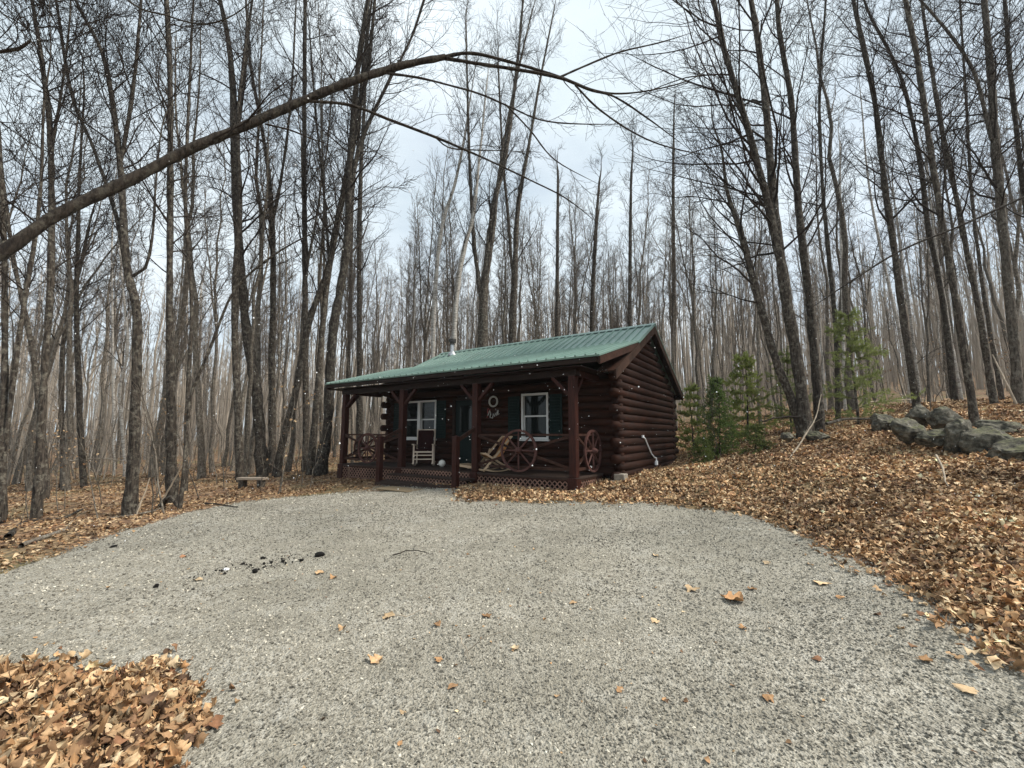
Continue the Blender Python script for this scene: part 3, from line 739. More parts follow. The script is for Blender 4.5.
# windows
def window(u0, u1, z0, z1, double=False):
    fr = MB(); t = .055
    vo = vf-.125
    def fbox(a, b_, c, d): fr.box(a, b_, vo, vf+.05, c, d)
    fbox(u0, u0+t, z0, z1); fbox(u1-t, u1, z0, z1); fbox(u0+t, u1-t, z1-t, z1); fbox(u0+t, u1-t, z0, z0+t)
    if double: c = (u0+u1)/2; fbox(c-.06, c+.06, z0+t, z1-t)
    w = fr.build('window', M['white_vinyl'], cabin)
    spans = [(u0+t, u1-t)] if not double else [(u0+t, (u0+u1)/2-.06), ((u0+u1)/2+.06, u1-t)]
    for a, b_ in spans:
        zm = (z0+z1)/2
        s = MB(); s.box(a, b_, vo+.04, vf+.02, zm-.02, zm+.02)
        s.box(a, a+.025, vo+.05, vf+.02, z0+t, zm-.02).box(b_-.025, b_, vo+.05, vf+.02, z0+t, zm-.02)
        s.build('sash', M['white_vinyl'], w)
        MB().box(a, b_, vf-.03, vf-.024, z0+t, z1-t).build('pane', M['glass'], w)
    MB().box(u0-.04, u1+.04, vo-.05, vf-.1, z0-.045, z0-.002).build('sill', M['white_vinyl'], w)
    return w
window(-6.85, -5.35, .78, 2.0, True); window(-2.19, -1.36, .79, 2.02)
for a, b_ in ((-7.26,-6.90), (-5.31,-4.93), (-2.61,-2.24), (-1.31,-.95)):
    mb = MB(); mb.box(a, b_, vf-.150, vf-.118, .80, 1.96)
    for k in range(14):
        z = .87 + k*.075; mb.bar((a+.04, vf-.155, z), (b_-.04, vf-.155, z), .010, .05, (0,-.5,1))
    mb.build('shutter', M['green_shutter'], cabin)
# door
dr = MB().box(-4.56, -3.75, vf-.08, vf-.03, -.02, 1.94).build('door', M['door_paint'], cabin)
MB().box(-4.40, -3.91, vf-.088, vf-.082, .98, 1.78).build('door_pane', M['glass'], dr)
MB().lathe([(.0,0),(.03,.0),(.03,.03),(.0,.04)], 12, (-3.85, vf-.13, .95)).build('knob', M['grey_metal'], dr)
mb = MB(); mb.box(-4.66, -4.565, vf-.13, vf+.02, -.02, 2.02).box(-3.745, -3.65, vf-.13, vf+.02, -.02, 2.02).box(-4.565, -3.745, vf-.13, vf+.02, 1.945, 2.02)
mb.build('door_frame', M['trim'], cabin)
# stove pipe
cu, cv = -6.72, 3.62; cz = roofw(cv)
fl = MB().lathe([(.17,-.03),(.15,.05),(.085,.14),(.085,.16)], 20, (cu, cv, cz+.02)).lathe([(.075,.1),(.075,.46),(.0,.46)], 20, (cu, cv, cz+.02)).build('stove_pipe', M['grey_metal'], cabin, False)
MB().lathe([(.10,.40),(.10,.44),(.075,.45)], 20, (cu, cv, cz+.02)).lathe([(.085,.44),(.085,.50),(.15,.51),(.15,.56),(.11,.57),(.15,.58),(.15,.62),(.02,.66)], 20, (cu, cv, cz+.02)).build('pipe_cap', M['dark_metal'], fl)
# conduit on the gable
pv = [(3.02,.86),(3.2,.80),(3.45,.60),(3.75,.38),(4.05,.26),(4.22,.24),(4.25,.10)]
MB().tube([(ur+.135, a, b_) for a, b_ in pv], .018, 8).box(ur+.11, ur+.15, 2.96, 3.06, .83, .90).box(ur+.10, ur+.155, 4.18, 4.32, .04, .16).build('white_conduit', M['snow'], cabin)
# wall decorations
ring = MB(); cu_, cw_ = -3.12, 1.85
pts = [(cu_+.14*cos(t), vf-.14, cw_+.14*sin(t)) for t in np.linspace(0, 2*pi, 25)]
ring.tube(pts, .026, 8, False); o = ring.build('wall_ring', M['sign_white'], None, True)
ring2 = None
o.location = (CX, CY, CZ); o.rotation_euler = (0, 0, CYAW); tag(o, 'round pale ring wreath hung on the dark log wall beside the door', 'wreath')
sg = thing('wall_sign', 'small white and red script sign under the ring on the log wall', 'sign', tuple(cab(-3.12, vf-.13, 1.5)), CYAW)
mb = MB()
sc_pts = [(-.20,-.05),(-.13,.10),(-.10,.02),(-.12,-.10),(-.03,-.12),(.0,0),(.04,-.08),(.07,.02),(.10,-.05),(.13,.05),(.16,.10),(.15,-.04),(.2,.0)]
mb.tube([(a, 0, b_) for a, b_ in sc_pts], .014, 6); mb.build('script', M['sign_white'], sg)
MB().tube([(-.22,.01,.02),(-.2,.01,.16),(-.12,.01,.12),(-.18,.01,.0),(-.24,.01,-.1)], .012, 6).build('red_flourish', M['sign_red'], sg)
MB().box(-.12,.24,0,.02,-.36,-.31).build('lower_board', M['trim'], sg)

# ------------------------------------------------------------------ wagon wheels
def wheel(label, loc, rz, r, lean=0):
    t = thing('wagon_wheel', label, 'wagon wheel', loc, rz, 'wagon wheels set in the porch railings'); t.rotation_euler = (lean, 0, rz)
    n = 32; mb = MB(); vs = []
    for k in range(n):
        a = 2*pi*k/n
        for rr_, yy in ((r,-.025),(r,.025),(r-.05,.022),(r-.05,-.022)): vs.append((rr_*cos(a), yy, r + rr_*sin(a)))
    fs = [(k*4+j, ((k+1) % n)*4+j, ((k+1) % n)*4+(j+1) % 4, k*4+(j+1) % 4) for k in range(n) for j in range(4)]
    mb.add(vs, fs).build('rim', M['wheel'], t)
    hb = MB().tube([(0,-.11,r),(0,-.09,r),(0,-.03,r),(0,.03,r),(0,.09,r)], [.035,.05,.075,.075,.045], 14).build('hub', M['wheel'], t, False)
    for k in range(8):
        a = 2*pi*k/8
        MB().tube([(.06*cos(a), 0, r+.06*sin(a)), ((r*.5)*cos(a), 0, r+(r*.5)*sin(a)), ((r-.045)*cos(a), 0, r+(r-.045)*sin(a))], [.019,.022,.015], 6).build('spoke', M['wheel'], t)
    return t
wheel('brown wooden wagon wheel in front of the cross rail left of the corner post', tuple(cab(-1.36, -.09, .06)), CYAW, .49)
wheel('wagon wheel in the side railing beside the log wall', tuple(cab(.05, .93, .05)), CYAW+pi/2, .49)
wheel('wagon wheel in the front railing at the far left end of the porch', tuple(cab(-6.72, -.09, .06)), CYAW, .45)
wheel('wagon wheel at the far left side rail seen behind the front one', tuple(cab(-8.04, .85, .05)), CYAW+pi/2, .45)

# ------------------------------------------------------------------ porch furniture
rc = thing('rocking_chair', 'cream wooden rocking chair with dark red cushion before the double window', 'rocking chair', tuple(cab(-5.0, .55, 0)), R(4))
for s_ in (-1, 1):
    pts = [(s_*.27, -.42+.09*k, .03+.012*(k-4.5)**2*.35) for k in range(10)]
    MB().tube(pts, .018, 6).build('rocker', M['cream_wood'], rc)
    MB().bar((s_*.27, -.26, .06), (s_*.27, -.24, .62), .04, .04).build('leg', M['cream_wood'], rc)
    MB().bar((s_*.25, .22, .06), (s_*.25, .38, 1.08), .04, .04).build('backrest_post', M['cream_wood'], rc)
    MB().bar((s_*.28, -.32, .635), (s_*.27, .28, .60), .07, .025).build('armrest', M['cream_wood'], rc)
MB().box(-.25,.25,-.24,.24,.40,.44).build('seat', M['cream_wood'], rc)
MB().bar((-.27,-.25,.22),(.27,-.25,.22),.03,.03).bar((-.27,-.25,.33),(.27,-.25,.33),.03,.03).bar((-.25,.3,1.04),(.25,.3,1.04),.03,.06).build('stretcher', M['cream_wood'], rc)
mb = MB(); mb.bar((0,.16,.50),(0,.30,1.04),.46,.07,(0,1,0)); mb.build('cushion', M['cushion'], rc, bevel=.025)
MB().box(-.23,.23,-.22,.2,.442,.50).build('cushion', M['cushion'], rc, bevel=.025)

def sling(label, loc, rz):
    t = thing('sling_chair', label, 'chair', loc, rz)
    for s_ in (-1, 1):
        MB().bar((s_*.25, -.42, .04), (s_*.25, .36, .88), .035, .045).build('back_rail', M['pale_wood'], t)
        MB().bar((s_*.21, .34, .04), (s_*.21, -.36, .46), .035, .045).build('leg', M['pale_wood'], t)
        MB().tube([(s_*.29, -.45+.1*k, .025+.004*(k-4)**2) for k in range(10)], .016, 6).build('rocker', M['pale_wood'], t)
    MB().bar((-.25,.36,.87),(.25,.36,.87),.03,.04).bar((-.21,-.36,.45),(.21,-.36,.45),.03,.04).bar((-.25,-.4,.06),(.25,-.4,.06),.03,.04).build('crossbar', M['pale_wood'], t)
    pts = [(-.36,.46),(-.2,.36),(-.02,.33),(.12,.42),(.24,.62),(.36,.88)]
    vs = []; 
    for (y, z) in pts:
        for x in (-.2, .2): vs.append((x, y, z))
    for (y, z) in pts:
        for x in (-.2, .2): vs.append((x, y+.008, z-.012))
    n_ = len(pts)*2; fs = [(2*i, 2*i+1, 2*i+3, 2*i+2) for i in range(len(pts)-1)] + [(n_+2*i+2, n_+2*i+3, n_+2*i+1, n_+2*i) for i in range(len(pts)-1)]
    fs += [(2*i, 2*i+2, n_+2*i+2, n_+2*i) for i in range(len(pts)-1)] + [(2*i+1, n_+2*i+1, n_+2*i+3, 2*i+3) for i in range(len(pts)-1)]
    MB().add(vs, fs).build('sling_seat', M['canvas'], t, True)
    return t
sling('pale wood sling chair with tan canvas seat behind the cross rail', tuple(cab(-2.35, .35, 0)), R(-62))
ch = thing('folding_lounger', 'low pale wooden folding lounger half hidden by the middle porch post', 'lounger', tuple(cab(-2.95, .35, 0)), CYAW-.15)
for s_ in (-1, 1):
    MB().bar((-.55, s_*.2, .12), (.28, s_*.2, .07), .035, .05).build('side_rail', M['pale_wood'], ch)
    MB().bar((.10, s_*.2, .05), (.32, s_*.2, .55), .035, .04).build('leg', M['pale_wood'], ch)
    MB().bar((-.5, s_*.2, 0), (-.5, s_*.2, .1), .035, .04).build('leg', M['pale_wood'], ch)
mb = MB()
for k in range(7): mb.box(-.53+k*.11, -.45+k*.11, -.2, .2, .135-.006*k, .150-.006*k)
mb.build('seat', M['pale_wood'], ch)
lp = thing('glass_lamp', 'small round milky glass lamp on the deck by the steps', 'lamp', tuple(cab(-4.28, .52, 0)), CYAW)
MB().lathe([(.03,.02),(.075,.05),(.10,.11),(.085,.17),(.04,.205),(.02,.21)], 18).build('globe', M['white_glass'], lp, True)
MB().lathe([(.06,0),(.06,.015),(.03,.03)], 16).build('base', M['dark_metal'], lp)
MB().lathe([(.025,.21),(.03,.225),(.01,.24)], 12).build('cap', M['dark_metal'], lp)
p = ground(399, 490); dm = MB().box(-.55,.55,-.28,.28,0,.02).build('door_mat', M['mat'], None, bevel=.008)
dm.location = (p[0], p[1], p[2]+.012); dm.rotation_euler = (0, 0, CYAW); tag(dm, 'flat brown coir mat on the gravel at the foot of the steps', 'mat')

# bench in the woods
p = at(252, 487, 12.3); gz_ = h1(p[0], 12.3)
bn = thing('plank_bench', 'rough weathered plank bench at the foot of the twin trunks', 'bench', (p[0], 12.3, gz_), -.05)
MB().box(-.40,.38,-.12,.12,.27,.335).build('seat', M['weathered'], bn, bevel=.008)
for s_ in (-.28, .26):
    MB().box(s_-.07, s_+.07, -.09, .09, -.08, .268).build('leg', M['bark'], bn)

# falling snow
n = 1100
Xs = -6 + 13*rng.rand(n); Ys = 2.5 + 6.5*rng.rand(n); Zs = .5 + 4.2*rng.rand(n)
k = (padsd(Xs, Ys) > -9) ; ss = .0028 + .0045*rng.rand(n)**3
sv = octv[None]*ss[:, None, None]*(1+.3*rng.rand(n, 6, 1)) + np.stack([Xs, Ys, Zs], -1)[:, None]
T = (octf[None] + (np.arange(n)*6)[:, None, None]).reshape(-1, 3)
o = link('falling_snow', np_mesh('falling_snow', sv, None, T, True), M['snow']); tag(o, 'sparse small white snowflakes drifting down before the cabin', 'snow', kind='stuff')

# ------------------------------------------------------------------ TREES
def tubes(P, Rr, sides):
    """P (N,K,3) polylines, Rr (N,K) radii -> vertices, quads"""
    n, k, _ = P.shape
    T = np.empty_like(P); T[:, 1:-1] = P[:, 2:] - P[:, :-2]; T[:, 0] = P[:, 1]-P[:, 0]; T[:, -1] = P[:, -1]-P[:, -2]
    T /= np.linalg.norm(T, axis=2, keepdims=True) + 1e-9
    mean = T.mean(1); ref = np.zeros((n, 3)); ref[np.arange(n), np.abs(mean).argmin(1)] = 1
    A = np.cross(T, ref[:, None]); A /= np.linalg.norm(A, axis=2, keepdims=True) + 1e-9
    B = np.cross(T, A)
    ph = np.arange(sides)*2*pi/sides
    V = P[:, :, None] + Rr[:, :, None, None]*(A[:, :, None]*np.cos(ph)[None, None, :, None] + B[:, :, None]*np.sin(ph)[None, None, :, None])
    base = (np.arange(n)*k*sides)[:, None, None]
    i = np.arange(k-1)[None, :, None]*sides; j = np.arange(sides)[None, None, :]; j2 = (j+1) % sides
    Q = np.stack([base+i+j, base+i+j2, base+i+sides+j2, base+i+sides+j], -1).reshape(-1, 4)
    return V.reshape(-1, 3), Q
class Acc:
    def __init__(s): s.V = []; s.Q = []; s.n = 0
    def add(s, V, Q):
        s.V.append(V); s.Q.append(Q + s.n); s.n += len(V)
    def mesh(s, name): return np_mesh(name, np.concatenate(s.V), np.concatenate(s.Q))
def perp(T, rng):
    r = rng.randn(*T.shape); r -= (r*T).sum(-1, keepdims=True)*T
    return r/(np.linalg.norm(r, axis=-1, keepdims=True)+1e-9)
def grow(P, Rr, per, t0, t1, lmin, lmax, ang, up, K, rmin, rng, rscale=.55, wig=.12, taper=.25, falloff=.6, bias=None, side=None):
    """children of parent polylines"""
    n, k, _ = P.shape; m = n*per
    par = np.repeat(np.arange(n), per); t = t0 + (t1-t0)*((np.tile(np.arange(per), n) + rng.rand(m))/per)
    x = t*(k-1); i = np.minimum(x.astype(int), k-2); f = (x-i)[:, None]
    S = P[par, i]*(1-f) + P[par, i+1]*f; r0 = (Rr[par, i]*(1-f[:, 0]) + Rr[par, i+1]*f[:, 0])
    T = P[par, i+1]-P[par, i]; T /= np.linalg.norm(T, axis=1, keepdims=True)+1e-9
    pr = perp(T, rng)
    if bias is not None:
        pr = pr + bias; pr -= (pr*T).sum(1, keepdims=True)*T; pr /= np.linalg.norm(pr, axis=1, keepdims=True)+1e-9
    a = R(1)*(ang + rng.randn(m)*ang*.22)
    D = T*np.cos(a)[:, None] + pr*np.sin(a)[:, None]
    plen = np.linalg.norm(np.diff(P, axis=1), axis=2).sum(1)[par]
    L = (lmin + (lmax-lmin)*rng.rand(m))*(1 - falloff*(t-t0)/(max(t1-t0, 1e-6)))
    C = np.empty((m, K, 3)); C[:, 0] = S; d = D; step = (L/(K-1))[:, None]
    for q in range(1, K):
        d = d + rng.randn(m, 3)*wig + np.array([0, 0, up/(K-1)]); d /= np.linalg.norm(d, axis=1, keepdims=True)
        C[:, q] = C[:, q-1] + d*step
    rb = np.maximum(r0*rscale*(.6+.5*rng.rand(m)), rmin)
    rb = np.minimum(rb, np.maximum(L*.013, rmin))
    CR = rb[:, None]*(1-(1-taper)*np.linspace(0, 1, K)[None]**.9); CR = np.maximum(CR, rmin*.55)
    return C, CR
def smooth_path(pts, sub=5):
    pts = np.asarray(pts, float); Pp = np.vstack([2*pts[0]-pts[1], pts, 2*pts[-1]-pts[-2]]); out = []
    for i in range(1, len(Pp)-2):
        p0, p1, p2, p3 = Pp[i-1:i+3]
        for s_ in range(sub):
            t = s_/sub; out.append(.5*((2*p1) + (-p0+p2)*t + (2*p0-5*p1+4*p2-p3)*t*t + (-p0+3*p1-3*p2+p3)*t**3))
    out.append(pts[-1]); return np.array(out)
def resample(P, k):
    s = np.concatenate([[0], np.cumsum(np.linalg.norm(np.diff(P[:, :3], axis=0), axis=1))]); t = np.linspace(0, s[-1], k)
    return np.stack([np.interp(t, s, P[:, j]) for j in range(P.shape[1])], 1)

def near_tree(name, label, d, stems, seed, nb=16, blen=(1.5, 4.0), ang=48, up=.5, tmin=.35, bark='bark', bias=None, dense=1.0, cat='bare tree', group='bare trees round the clearing', drift=0, extend=3.0, twigmat='twig', rootflare=True, wig=.14, tstem=None):
    rng = np.random.RandomState(seed)
    tr = Acc(); cr = Acc(); origin = None
    for si, st in enumerate(stems):
        pts = []
        for j, (x, y, w) in enumerate(st):
            dd = d*(1 + drift*j/len(st)); p = at(x, y, dd); dist = np.dot(p - np.array([0,0,CAMZ]), np.array([0, cos(PITCH), sin(PITCH)]))
            pts.append([*p, .76*w*dist/F/2*cos(math.atan((x-512)/F))])
        pts = np.array(pts)
        if pts[0, 1] and st[0][1] > 395 and si == 0 or (st[0][1] > 395):
            b0 = pts[0].copy(); gz0 = h1(b0[0], b0[1]); 
            b0[2] = gz0 - .12
            if pts[0, 2] > gz0 + .05: b0[3] *= 1.2; pts = np.vstack([b0, pts])
            else: pts[0, 2] = gz0-.12; pts[0, 3] *= 1.25
        if extend and st[-1][1] <= 12:
            dr = pts[-1, :3]-pts[-2, :3]; dr /= np.linalg.norm(dr); e = pts[-1].copy(); e[:3] += dr*extend; e[3] *= .5; pts = np.vstack([pts, e])
        elif extend:
            dr = pts[-1, :3]-pts[-2, :3]; dr /= np.linalg.norm(dr); e = pts[-1].copy(); e[:3] += dr*2.6; e[3] = .006; m_ = pts[-1].copy(); m_[:3] += dr*1.2 + rng.randn(3)*.12; m_[3] *= .5; pts = np.vstack([pts, m_, e])
        sp = smooth_path(pts, 5); L = np.linalg.norm(np.diff(sp[:, :3], axis=0), axis=1).sum()
        k = max(12, int(L/.33)); sp = resample(sp, k)
        sp[1:-1, :3] += np.cumsum(rng.randn(k-2, 3)*.006, 0)*np.linspace(1, 0, k-2)[:, None]
        sp[:, 3] *= 1+.06*rng.randn(k); sp[:, 3] = np.maximum(sp[:, 3], .008)
        if origin is None: origin = sp[0, :3].copy()
        P = sp[None, :, :3] - origin; Rr = sp[None, :, 3]
        V, Q = tubes(P, Rr, 12); V += rng.randn(*V.shape)*np.repeat(Rr[0], 12)[:, None]*.05
        tr.add(V, Q)
        nbs = max(4, int(1.25*nb*min(1.3, L/9)))
        tm = tmin if st[0][1] > 395 else .1
        if tstem is not None: tm = tstem[si]
        C1, R1 = grow(P, Rr, nbs, tm, .99, blen[0], blen[1], ang, up, 9, .010, rng, .40, wig, .22, .45, bias)
        V, Q = tubes(C1, R1, 5); cr.add(V, Q)
        s1 = blen[1]
        C2, R2 = grow(C1, R1, max(3, int(8*dense)), .12, .98, s1*.14, s1*.46, 38, .35, 6, .0068, rng, .6, .16, .35, .4)
        V, Q = tubes(C2, R2, 4); cr.add(V, Q)
        C3, R3 = grow(C2, R2, max(2, int(4.5*dense)), .15, .98, s1*.06, s1*.19, 40, .3, 4, .0052, rng, .6, .18, .5, .3)
        V, Q = tubes(C3, R3, 3); cr.add(V, Q)
    t = thing(name, label, cat, tuple(origin), 0, group)
    link('trunk', tr.mesh('trunk'), M[bark], t); link('crown', cr.mesh('crown'), M[twigmat], t)
    return t
BT = 'bare_tree'
near = [
 # label, depth, stems
 ('tall forked maple with three upright leaders beside the left edge of the gravel', 9.3, [
   [(130,515,19),(135,437,15),(137,317,13),(130,282,13),(125,240,11),(121,162,9),(106,63,7),(83,14,5),(76,0,5)],
   [(121,160,6),(130,106,6),(137,50,5),(141,0,4)],
   [(129,285,7),(113,211,6),(92,148,5),(70,92,5),(55,0,4)],
   [(133,276,6),(144,270,5),(151,240,4),(156,176,3),(163,120,2)]], dict(nb=15, tmin=.5)),
 ('straight dark grey trunk standing right of the tall forked maple', 10.6, [
   [(172,505,14),(168,338,11),(168,211,9),(169,70,8),(166,0,7)]], dict(nb=18, tmin=.35)),
 ('dark broken barked trunk with leaf sprays at its foot near the left edge', 9.0, [
   [(35,526,15),(42,427,13),(46,350,11),(50,282,10),(51,141,9),(42,60,7),(32,0,6)],[(51,150,5),(62,90,4),(70,20,3)]], dict(nb=16)),
 ('twin stemmed tree at the extreme left edge leaning outward', 8.2, [
   [(3,505,14),(2,430,12),(5,340,10),(3,200,8),(-4,100,7),(-10,0,6)],
   [(4,440,9),(14,365,8),(20,320,8),(32,250,7),(40,190,5),(44,100,4)]], dict(nb=14)),
 ('grey tree leaning left between the edge pair and the broken barked trunk', 12.0, [
   [(46,480,10),(35,370,9),(22,300,8),(14,262,7),(3,180,6),(-6,90,5)]], dict(nb=12)),
 ('slender dark trunk with fine upright branches behind the broken barked one', 14.5, [
   [(84,486,10),(79,419,9),(76,323,8),(77,252,6),(80,160,4),(84,90,3)]], dict(nb=16, tmin=.3)),
 ('thin grey trunk between the broken barked tree and the slender dark one', 15.5, [
   [(63,473,8),(62,365,7),(68,320,6),(80,270,5),(92,215,3)]], dict(nb=14)),
 ('thin crooked sapling leaning right across the woods from the gravel edge', 9.6, [
   [(179,514,5.5),(184,473,5),(192,398,4.5),(208,357,4),(233,294,3.5),(267,261,3),(300,240,2)]], dict(nb=7, blen=(.6,1.6), tmin=.4)),
 ('narrow wavy grey trunk just right of the straight dark grey one', 13.0, [
   [(186,480,7),(187,394,6),(190,330,5.5),(189,282,5),(184,200,5),(188,100,4),(193,0,3)]], dict(nb=15, tmin=.3)),
 ('thick double topped trunk rising behind the right end of the plank bench', 15.2, [
   [(262,474,17),(257,400,15),(249,350,14),(243,300,13),(238,230,12),(235,163,12),(233,91,9),(228,40,7),(220,0,6)],
   [(235,150,6),(243,90,5),(248,30,4),(252,0,3)]], dict(nb=16, tmin=.35)),
 ('straight grey trunk rising behind the left end of the plank bench', 14.4, [
   [(240,476,12),(238,400,10),(235,339,10),(236,280,9),(240,200,7),(238,120,5),(246,40,3)]], dict(nb=12, tmin=.4)),
 ('medium trunk with a wide fork high up right of the bench', 16.4, [
   [(273,466,11),(272,365,9),(273,290,8),(272,228,8),(268,170,6),(262,130,5),(250,60,4),(246,0,3)],
   [(272,225,5),(284,160,4),(292,90,3),(296,10,2)]], dict(nb=14)),
 ('trunk leaning strongly right from the leaves beside the bench', 15.2, [
   [(277,470,12),(285,430,10),(292,407,10),(300,365,9),(308,323,9),(320,290,8),(330,262,8),(340,210,7),(351,156,7),(362,100,5),(369,65,5),(375,0,4)]], dict(nb=20, tmin=.3)),
 ('slim straight stem inside the dense clump left of the porch', 15.8, [
   [(305,470,9),(306,365,8),(305,250,7),(304,130,6),(305,0,5)]], dict(nb=18, tmin=.3)),
 ('dark stem in the dense clump curving up toward the long limb', 15.4, [
   [(310,470,11),(317,400,9),(320,350,8),(327,280,8),(338,215,8),(345,185,7),(358,120,5),(364,60,4),(372,0,3)],
   [(330,270,4),(324,200,3.5),(316,120,3),(310,40,2)]], dict(nb=16)),
 ('thick brown trunk immediately left of the porch roof tip', 14.8, [
   [(321,468,16),(328,425,14),(330,380,13),(334,330,12),(341,290,11),(348,240,10),(349,189,9),(354,110,8),(358,65,7),(368,0,6)],
   [(349,195,6),(362,140,5),(384,90,4),(410,40,3),(424,0,3)]], dict(nb=20, tmin=.35)),
 ('slim trunk rising behind the left part of the porch roof', 22, [
   [(359,440,8),(359,300,7),(360,195,6),(364,110,4),(368,30,3)]], dict(nb=18)),
 ('thin pale trunk between the porch roof tip and the slim trunk behind it', 24, [
   [(346,440,6),(350,300,5),(352,200,4),(360,120,3)]], dict(nb=16)),
 ('white barked birch rising just left of the stove pipe', 20, [
   [(432,430,6),(433,342,6),(435,290,5.5),(442,225,5),(454,187,4),(464,140,3),(470,100,2)]], dict(nb=16, bark='birch', name='birch_tree', blen=(.8,2.4), ang=32)),
 ('white barked birch rising directly behind the stove pipe', 19.5, [
   [(453,430,8),(454,337,7),(458,281,6.5),(465,244,6),(473,215,5),(480,150,3),(486,90,2)]], dict(nb=16, bark='birch', name='birch_tree', blen=(.8,2.4), ang=32)),
 ('thick dark trunk forking behind the middle of the green roof', 20, [
   [(481,430,14),(482,344,13),(483,300,11),(486,262,9),(494,201,7),(505,155,6),(515,80,4),(522,10,3)],
   [(483,305,6),(489,262,6),(494,230,5),(500,170,4),(512,100,3),(530,20,2)],
   [(482,310,6),(474,240,5),(470,170,4),(468,100,3),(466,20,2)]], dict(nb=20, ang=30, up=.7, blen=(1.2,3.4))),
 ('second thick trunk behind the roof right of the dark forked one', 22, [
   [(512,430,11),(513,328,10),(515,281,8),(518,211,6),(528,150,4),(540,80,3),(552,20,2)],
   [(514,290,4),(508,220,4),(502,150,3),(498,60,2)]], dict(nb=20, ang=30, up=.7, blen=(1.2,3.4))),
 ('straight thin trunk behind the right half of the green roof', 28, [[(592,420,6),(592,323,5.5),(595,250,5),(599,187,3)]], dict(nb=20, blen=(.8,2.4))),
 ('narrow trunk just left of the roof peak seen against the hazy woods', 27, [[(629,420,6),(630,309,5.5),(631,187,3.5),(633,150,2)]], dict(nb=20, blen=(.8,2.2))),
 ('narrow straight trunk right of the roof peak', 26, [[(674,425,6),(674,300,6),(673,187,4),(674,110,2)]], dict(nb=20, blen=(.8,2.2))),
 ('thin trunk midway along the roof standing left of the straight thin one', 29, [[(557,420,5),(557,300,5),(558,180,3)]], dict(nb=20, blen=(.8,2.2))),
 ('outermost left leaning stem of the dark tree clump on the bank', 11.4, [
   [(801,428,15),(790,395,12),(777,364,11),(763,317,10),(748,258,9),(738,225,7),(727,190,5),(722,150,3)]], dict(nb=16, tmin=.35, bias=(-.9,-.2,.1), blen=(1.2,3.4))),
 ('great leaning stem of the dark clump with long branches sweeping left', 11.2, [
   [(805,428,17),(797,360,15),(788,310,14),(780,258,12),(766,194,10),(748,129,9),(727,59,7),(714,0,6)]], dict(nb=19, tmin=.33, bias=(-1.5,-.3,-.2), blen=(2.6,6.4), ang=68, up=.5, dense=1.0, wig=.08)),
 ('tallest central stem of the dark clump on the bank', 11.5, [
   [(808,428,17),(798,370,15),(786,293,14),(774,205,12),(766,106,10),(757,35,8),(751,0,7)]], dict(nb=17, tmin=.3, bias=(-.7,-.3,0), blen=(2.0,5.0), ang=56, up=.6, dense=1.0)),
 ('right hand stem of the dark clump leaning only slightly', 11.9, [
   [(820,425,15),(817,380,13),(810,305,12),(798,199,10),(792,106,8),(780,35,7),(777,0,6)]], dict(nb=22, tmin=.3, blen=(1.2,3.6))),
 ('slim stem close behind the dark clump on its right', 14.5, [
   [(838,418,8),(836,330,7),(828,250,6),(822,180,5),(820,90,4),(826,0,3)]], dict(nb=18)),
 ('leaning dark trunk behind the left end of the rock pile', 14.0, [
   [(917,407,12),(900,293,10),(886,194,9),(874,100,8),(859,29,7),(853,0,6)]], dict(nb=20, tmin=.35)),
 ('slender trunk leaning left between the two dark trunks by the rocks', 15.2, [
   [(956,405,9),(941,293,8),(927,223,7.5),(918,152,7),(900,76,5),(871,18,4),(862,-6,3)]], dict(nb=18)),
 ('nearest lichened dark trunk rising from the middle of the rock pile', 10.6, [
   [(975,421,12),(967,370,11),(959,328,11),(947,246,10),(930,141,9),(918,59,8),(906,0,7)]], dict(nb=20, tmin=.35)),
 ('dark trunk behind and right of the one growing from the rocks', 13.0, [
   [(996,414,10),(982,328,9),(962,223,8),(944,135,7),(927,35,5),(922,0,4)]], dict(nb=18)),
 ('massive pale barked tree with a forked top near the right edge', 12.6, [
   [(1020,402,18),(1017,375,16),(1012,320,15),(1006,264,14),(994,135,12),(991,82,11),(984,0,9)],
   [(992,140,7),(972,70,5),(945,30,4),(915,-5,3)]], dict(nb=20, bark='bark_pale')),
 ('grey trunk cut by the right edge of the picture', 13.5, [
   [(1046,402,12),(1034,270,10),(1020,176,8),(1010,80,7),(1004,0,6)]], dict(nb=18)),
 ('thin grey stem left of the massive pale tree', 17, [[(1003,405,7),(985,300,6),(972,200,5),(966,100,4),(960,0,3)]], dict(nb=16)),
 ('leaning white birch between the dark clump and the dark trunk', 19, [
   [(911,396,5),(903,350,5),(894,310,4.5),(880,250,4),(868,180,3),(862,110,2)]], dict(nb=14, bark='birch', name='birch_tree', blen=(.6,1.8))),
 ('short white birch stem close right of the leaning dark trunk', 20, [
   [(920,394,4.5),(914,350,4.5),(909,310,4),(900,250,3),(892,180,2)]], dict(nb=14, bark='birch', name='birch_tree', blen=(.6,1.8))),
 ('leaning white birch behind the rock pile seen left of the nearest lichened trunk', 18, [
   [(962,400,5),(955,360,5),(948,316,4.5),(936,240,3.5),(926,160,2.5)]], dict(nb=14, bark='birch', name='birch_tree', blen=(.6,1.8))),
 ('pale birch pole behind the airy pine sapling', 21, [
   [(845,405,4.5),(844,350,4.5),(843,300,4),(841,220,3),(840,150,2)]], dict(nb=14, bark='birch', name='birch_tree', blen=(.6,1.8))),
 ('white birch pole far in the left woods left of the forked maple', 21, [
   [(114,470,4),(113,400,4),(113,340,3.5),(112,260,2.5),(114,190,2)]], dict(nb=12, bark='birch', name='birch_tree', blen=(.6,1.8))),
 ('crooked white birch pole touching the left side of the forked maple trunk', 20, [
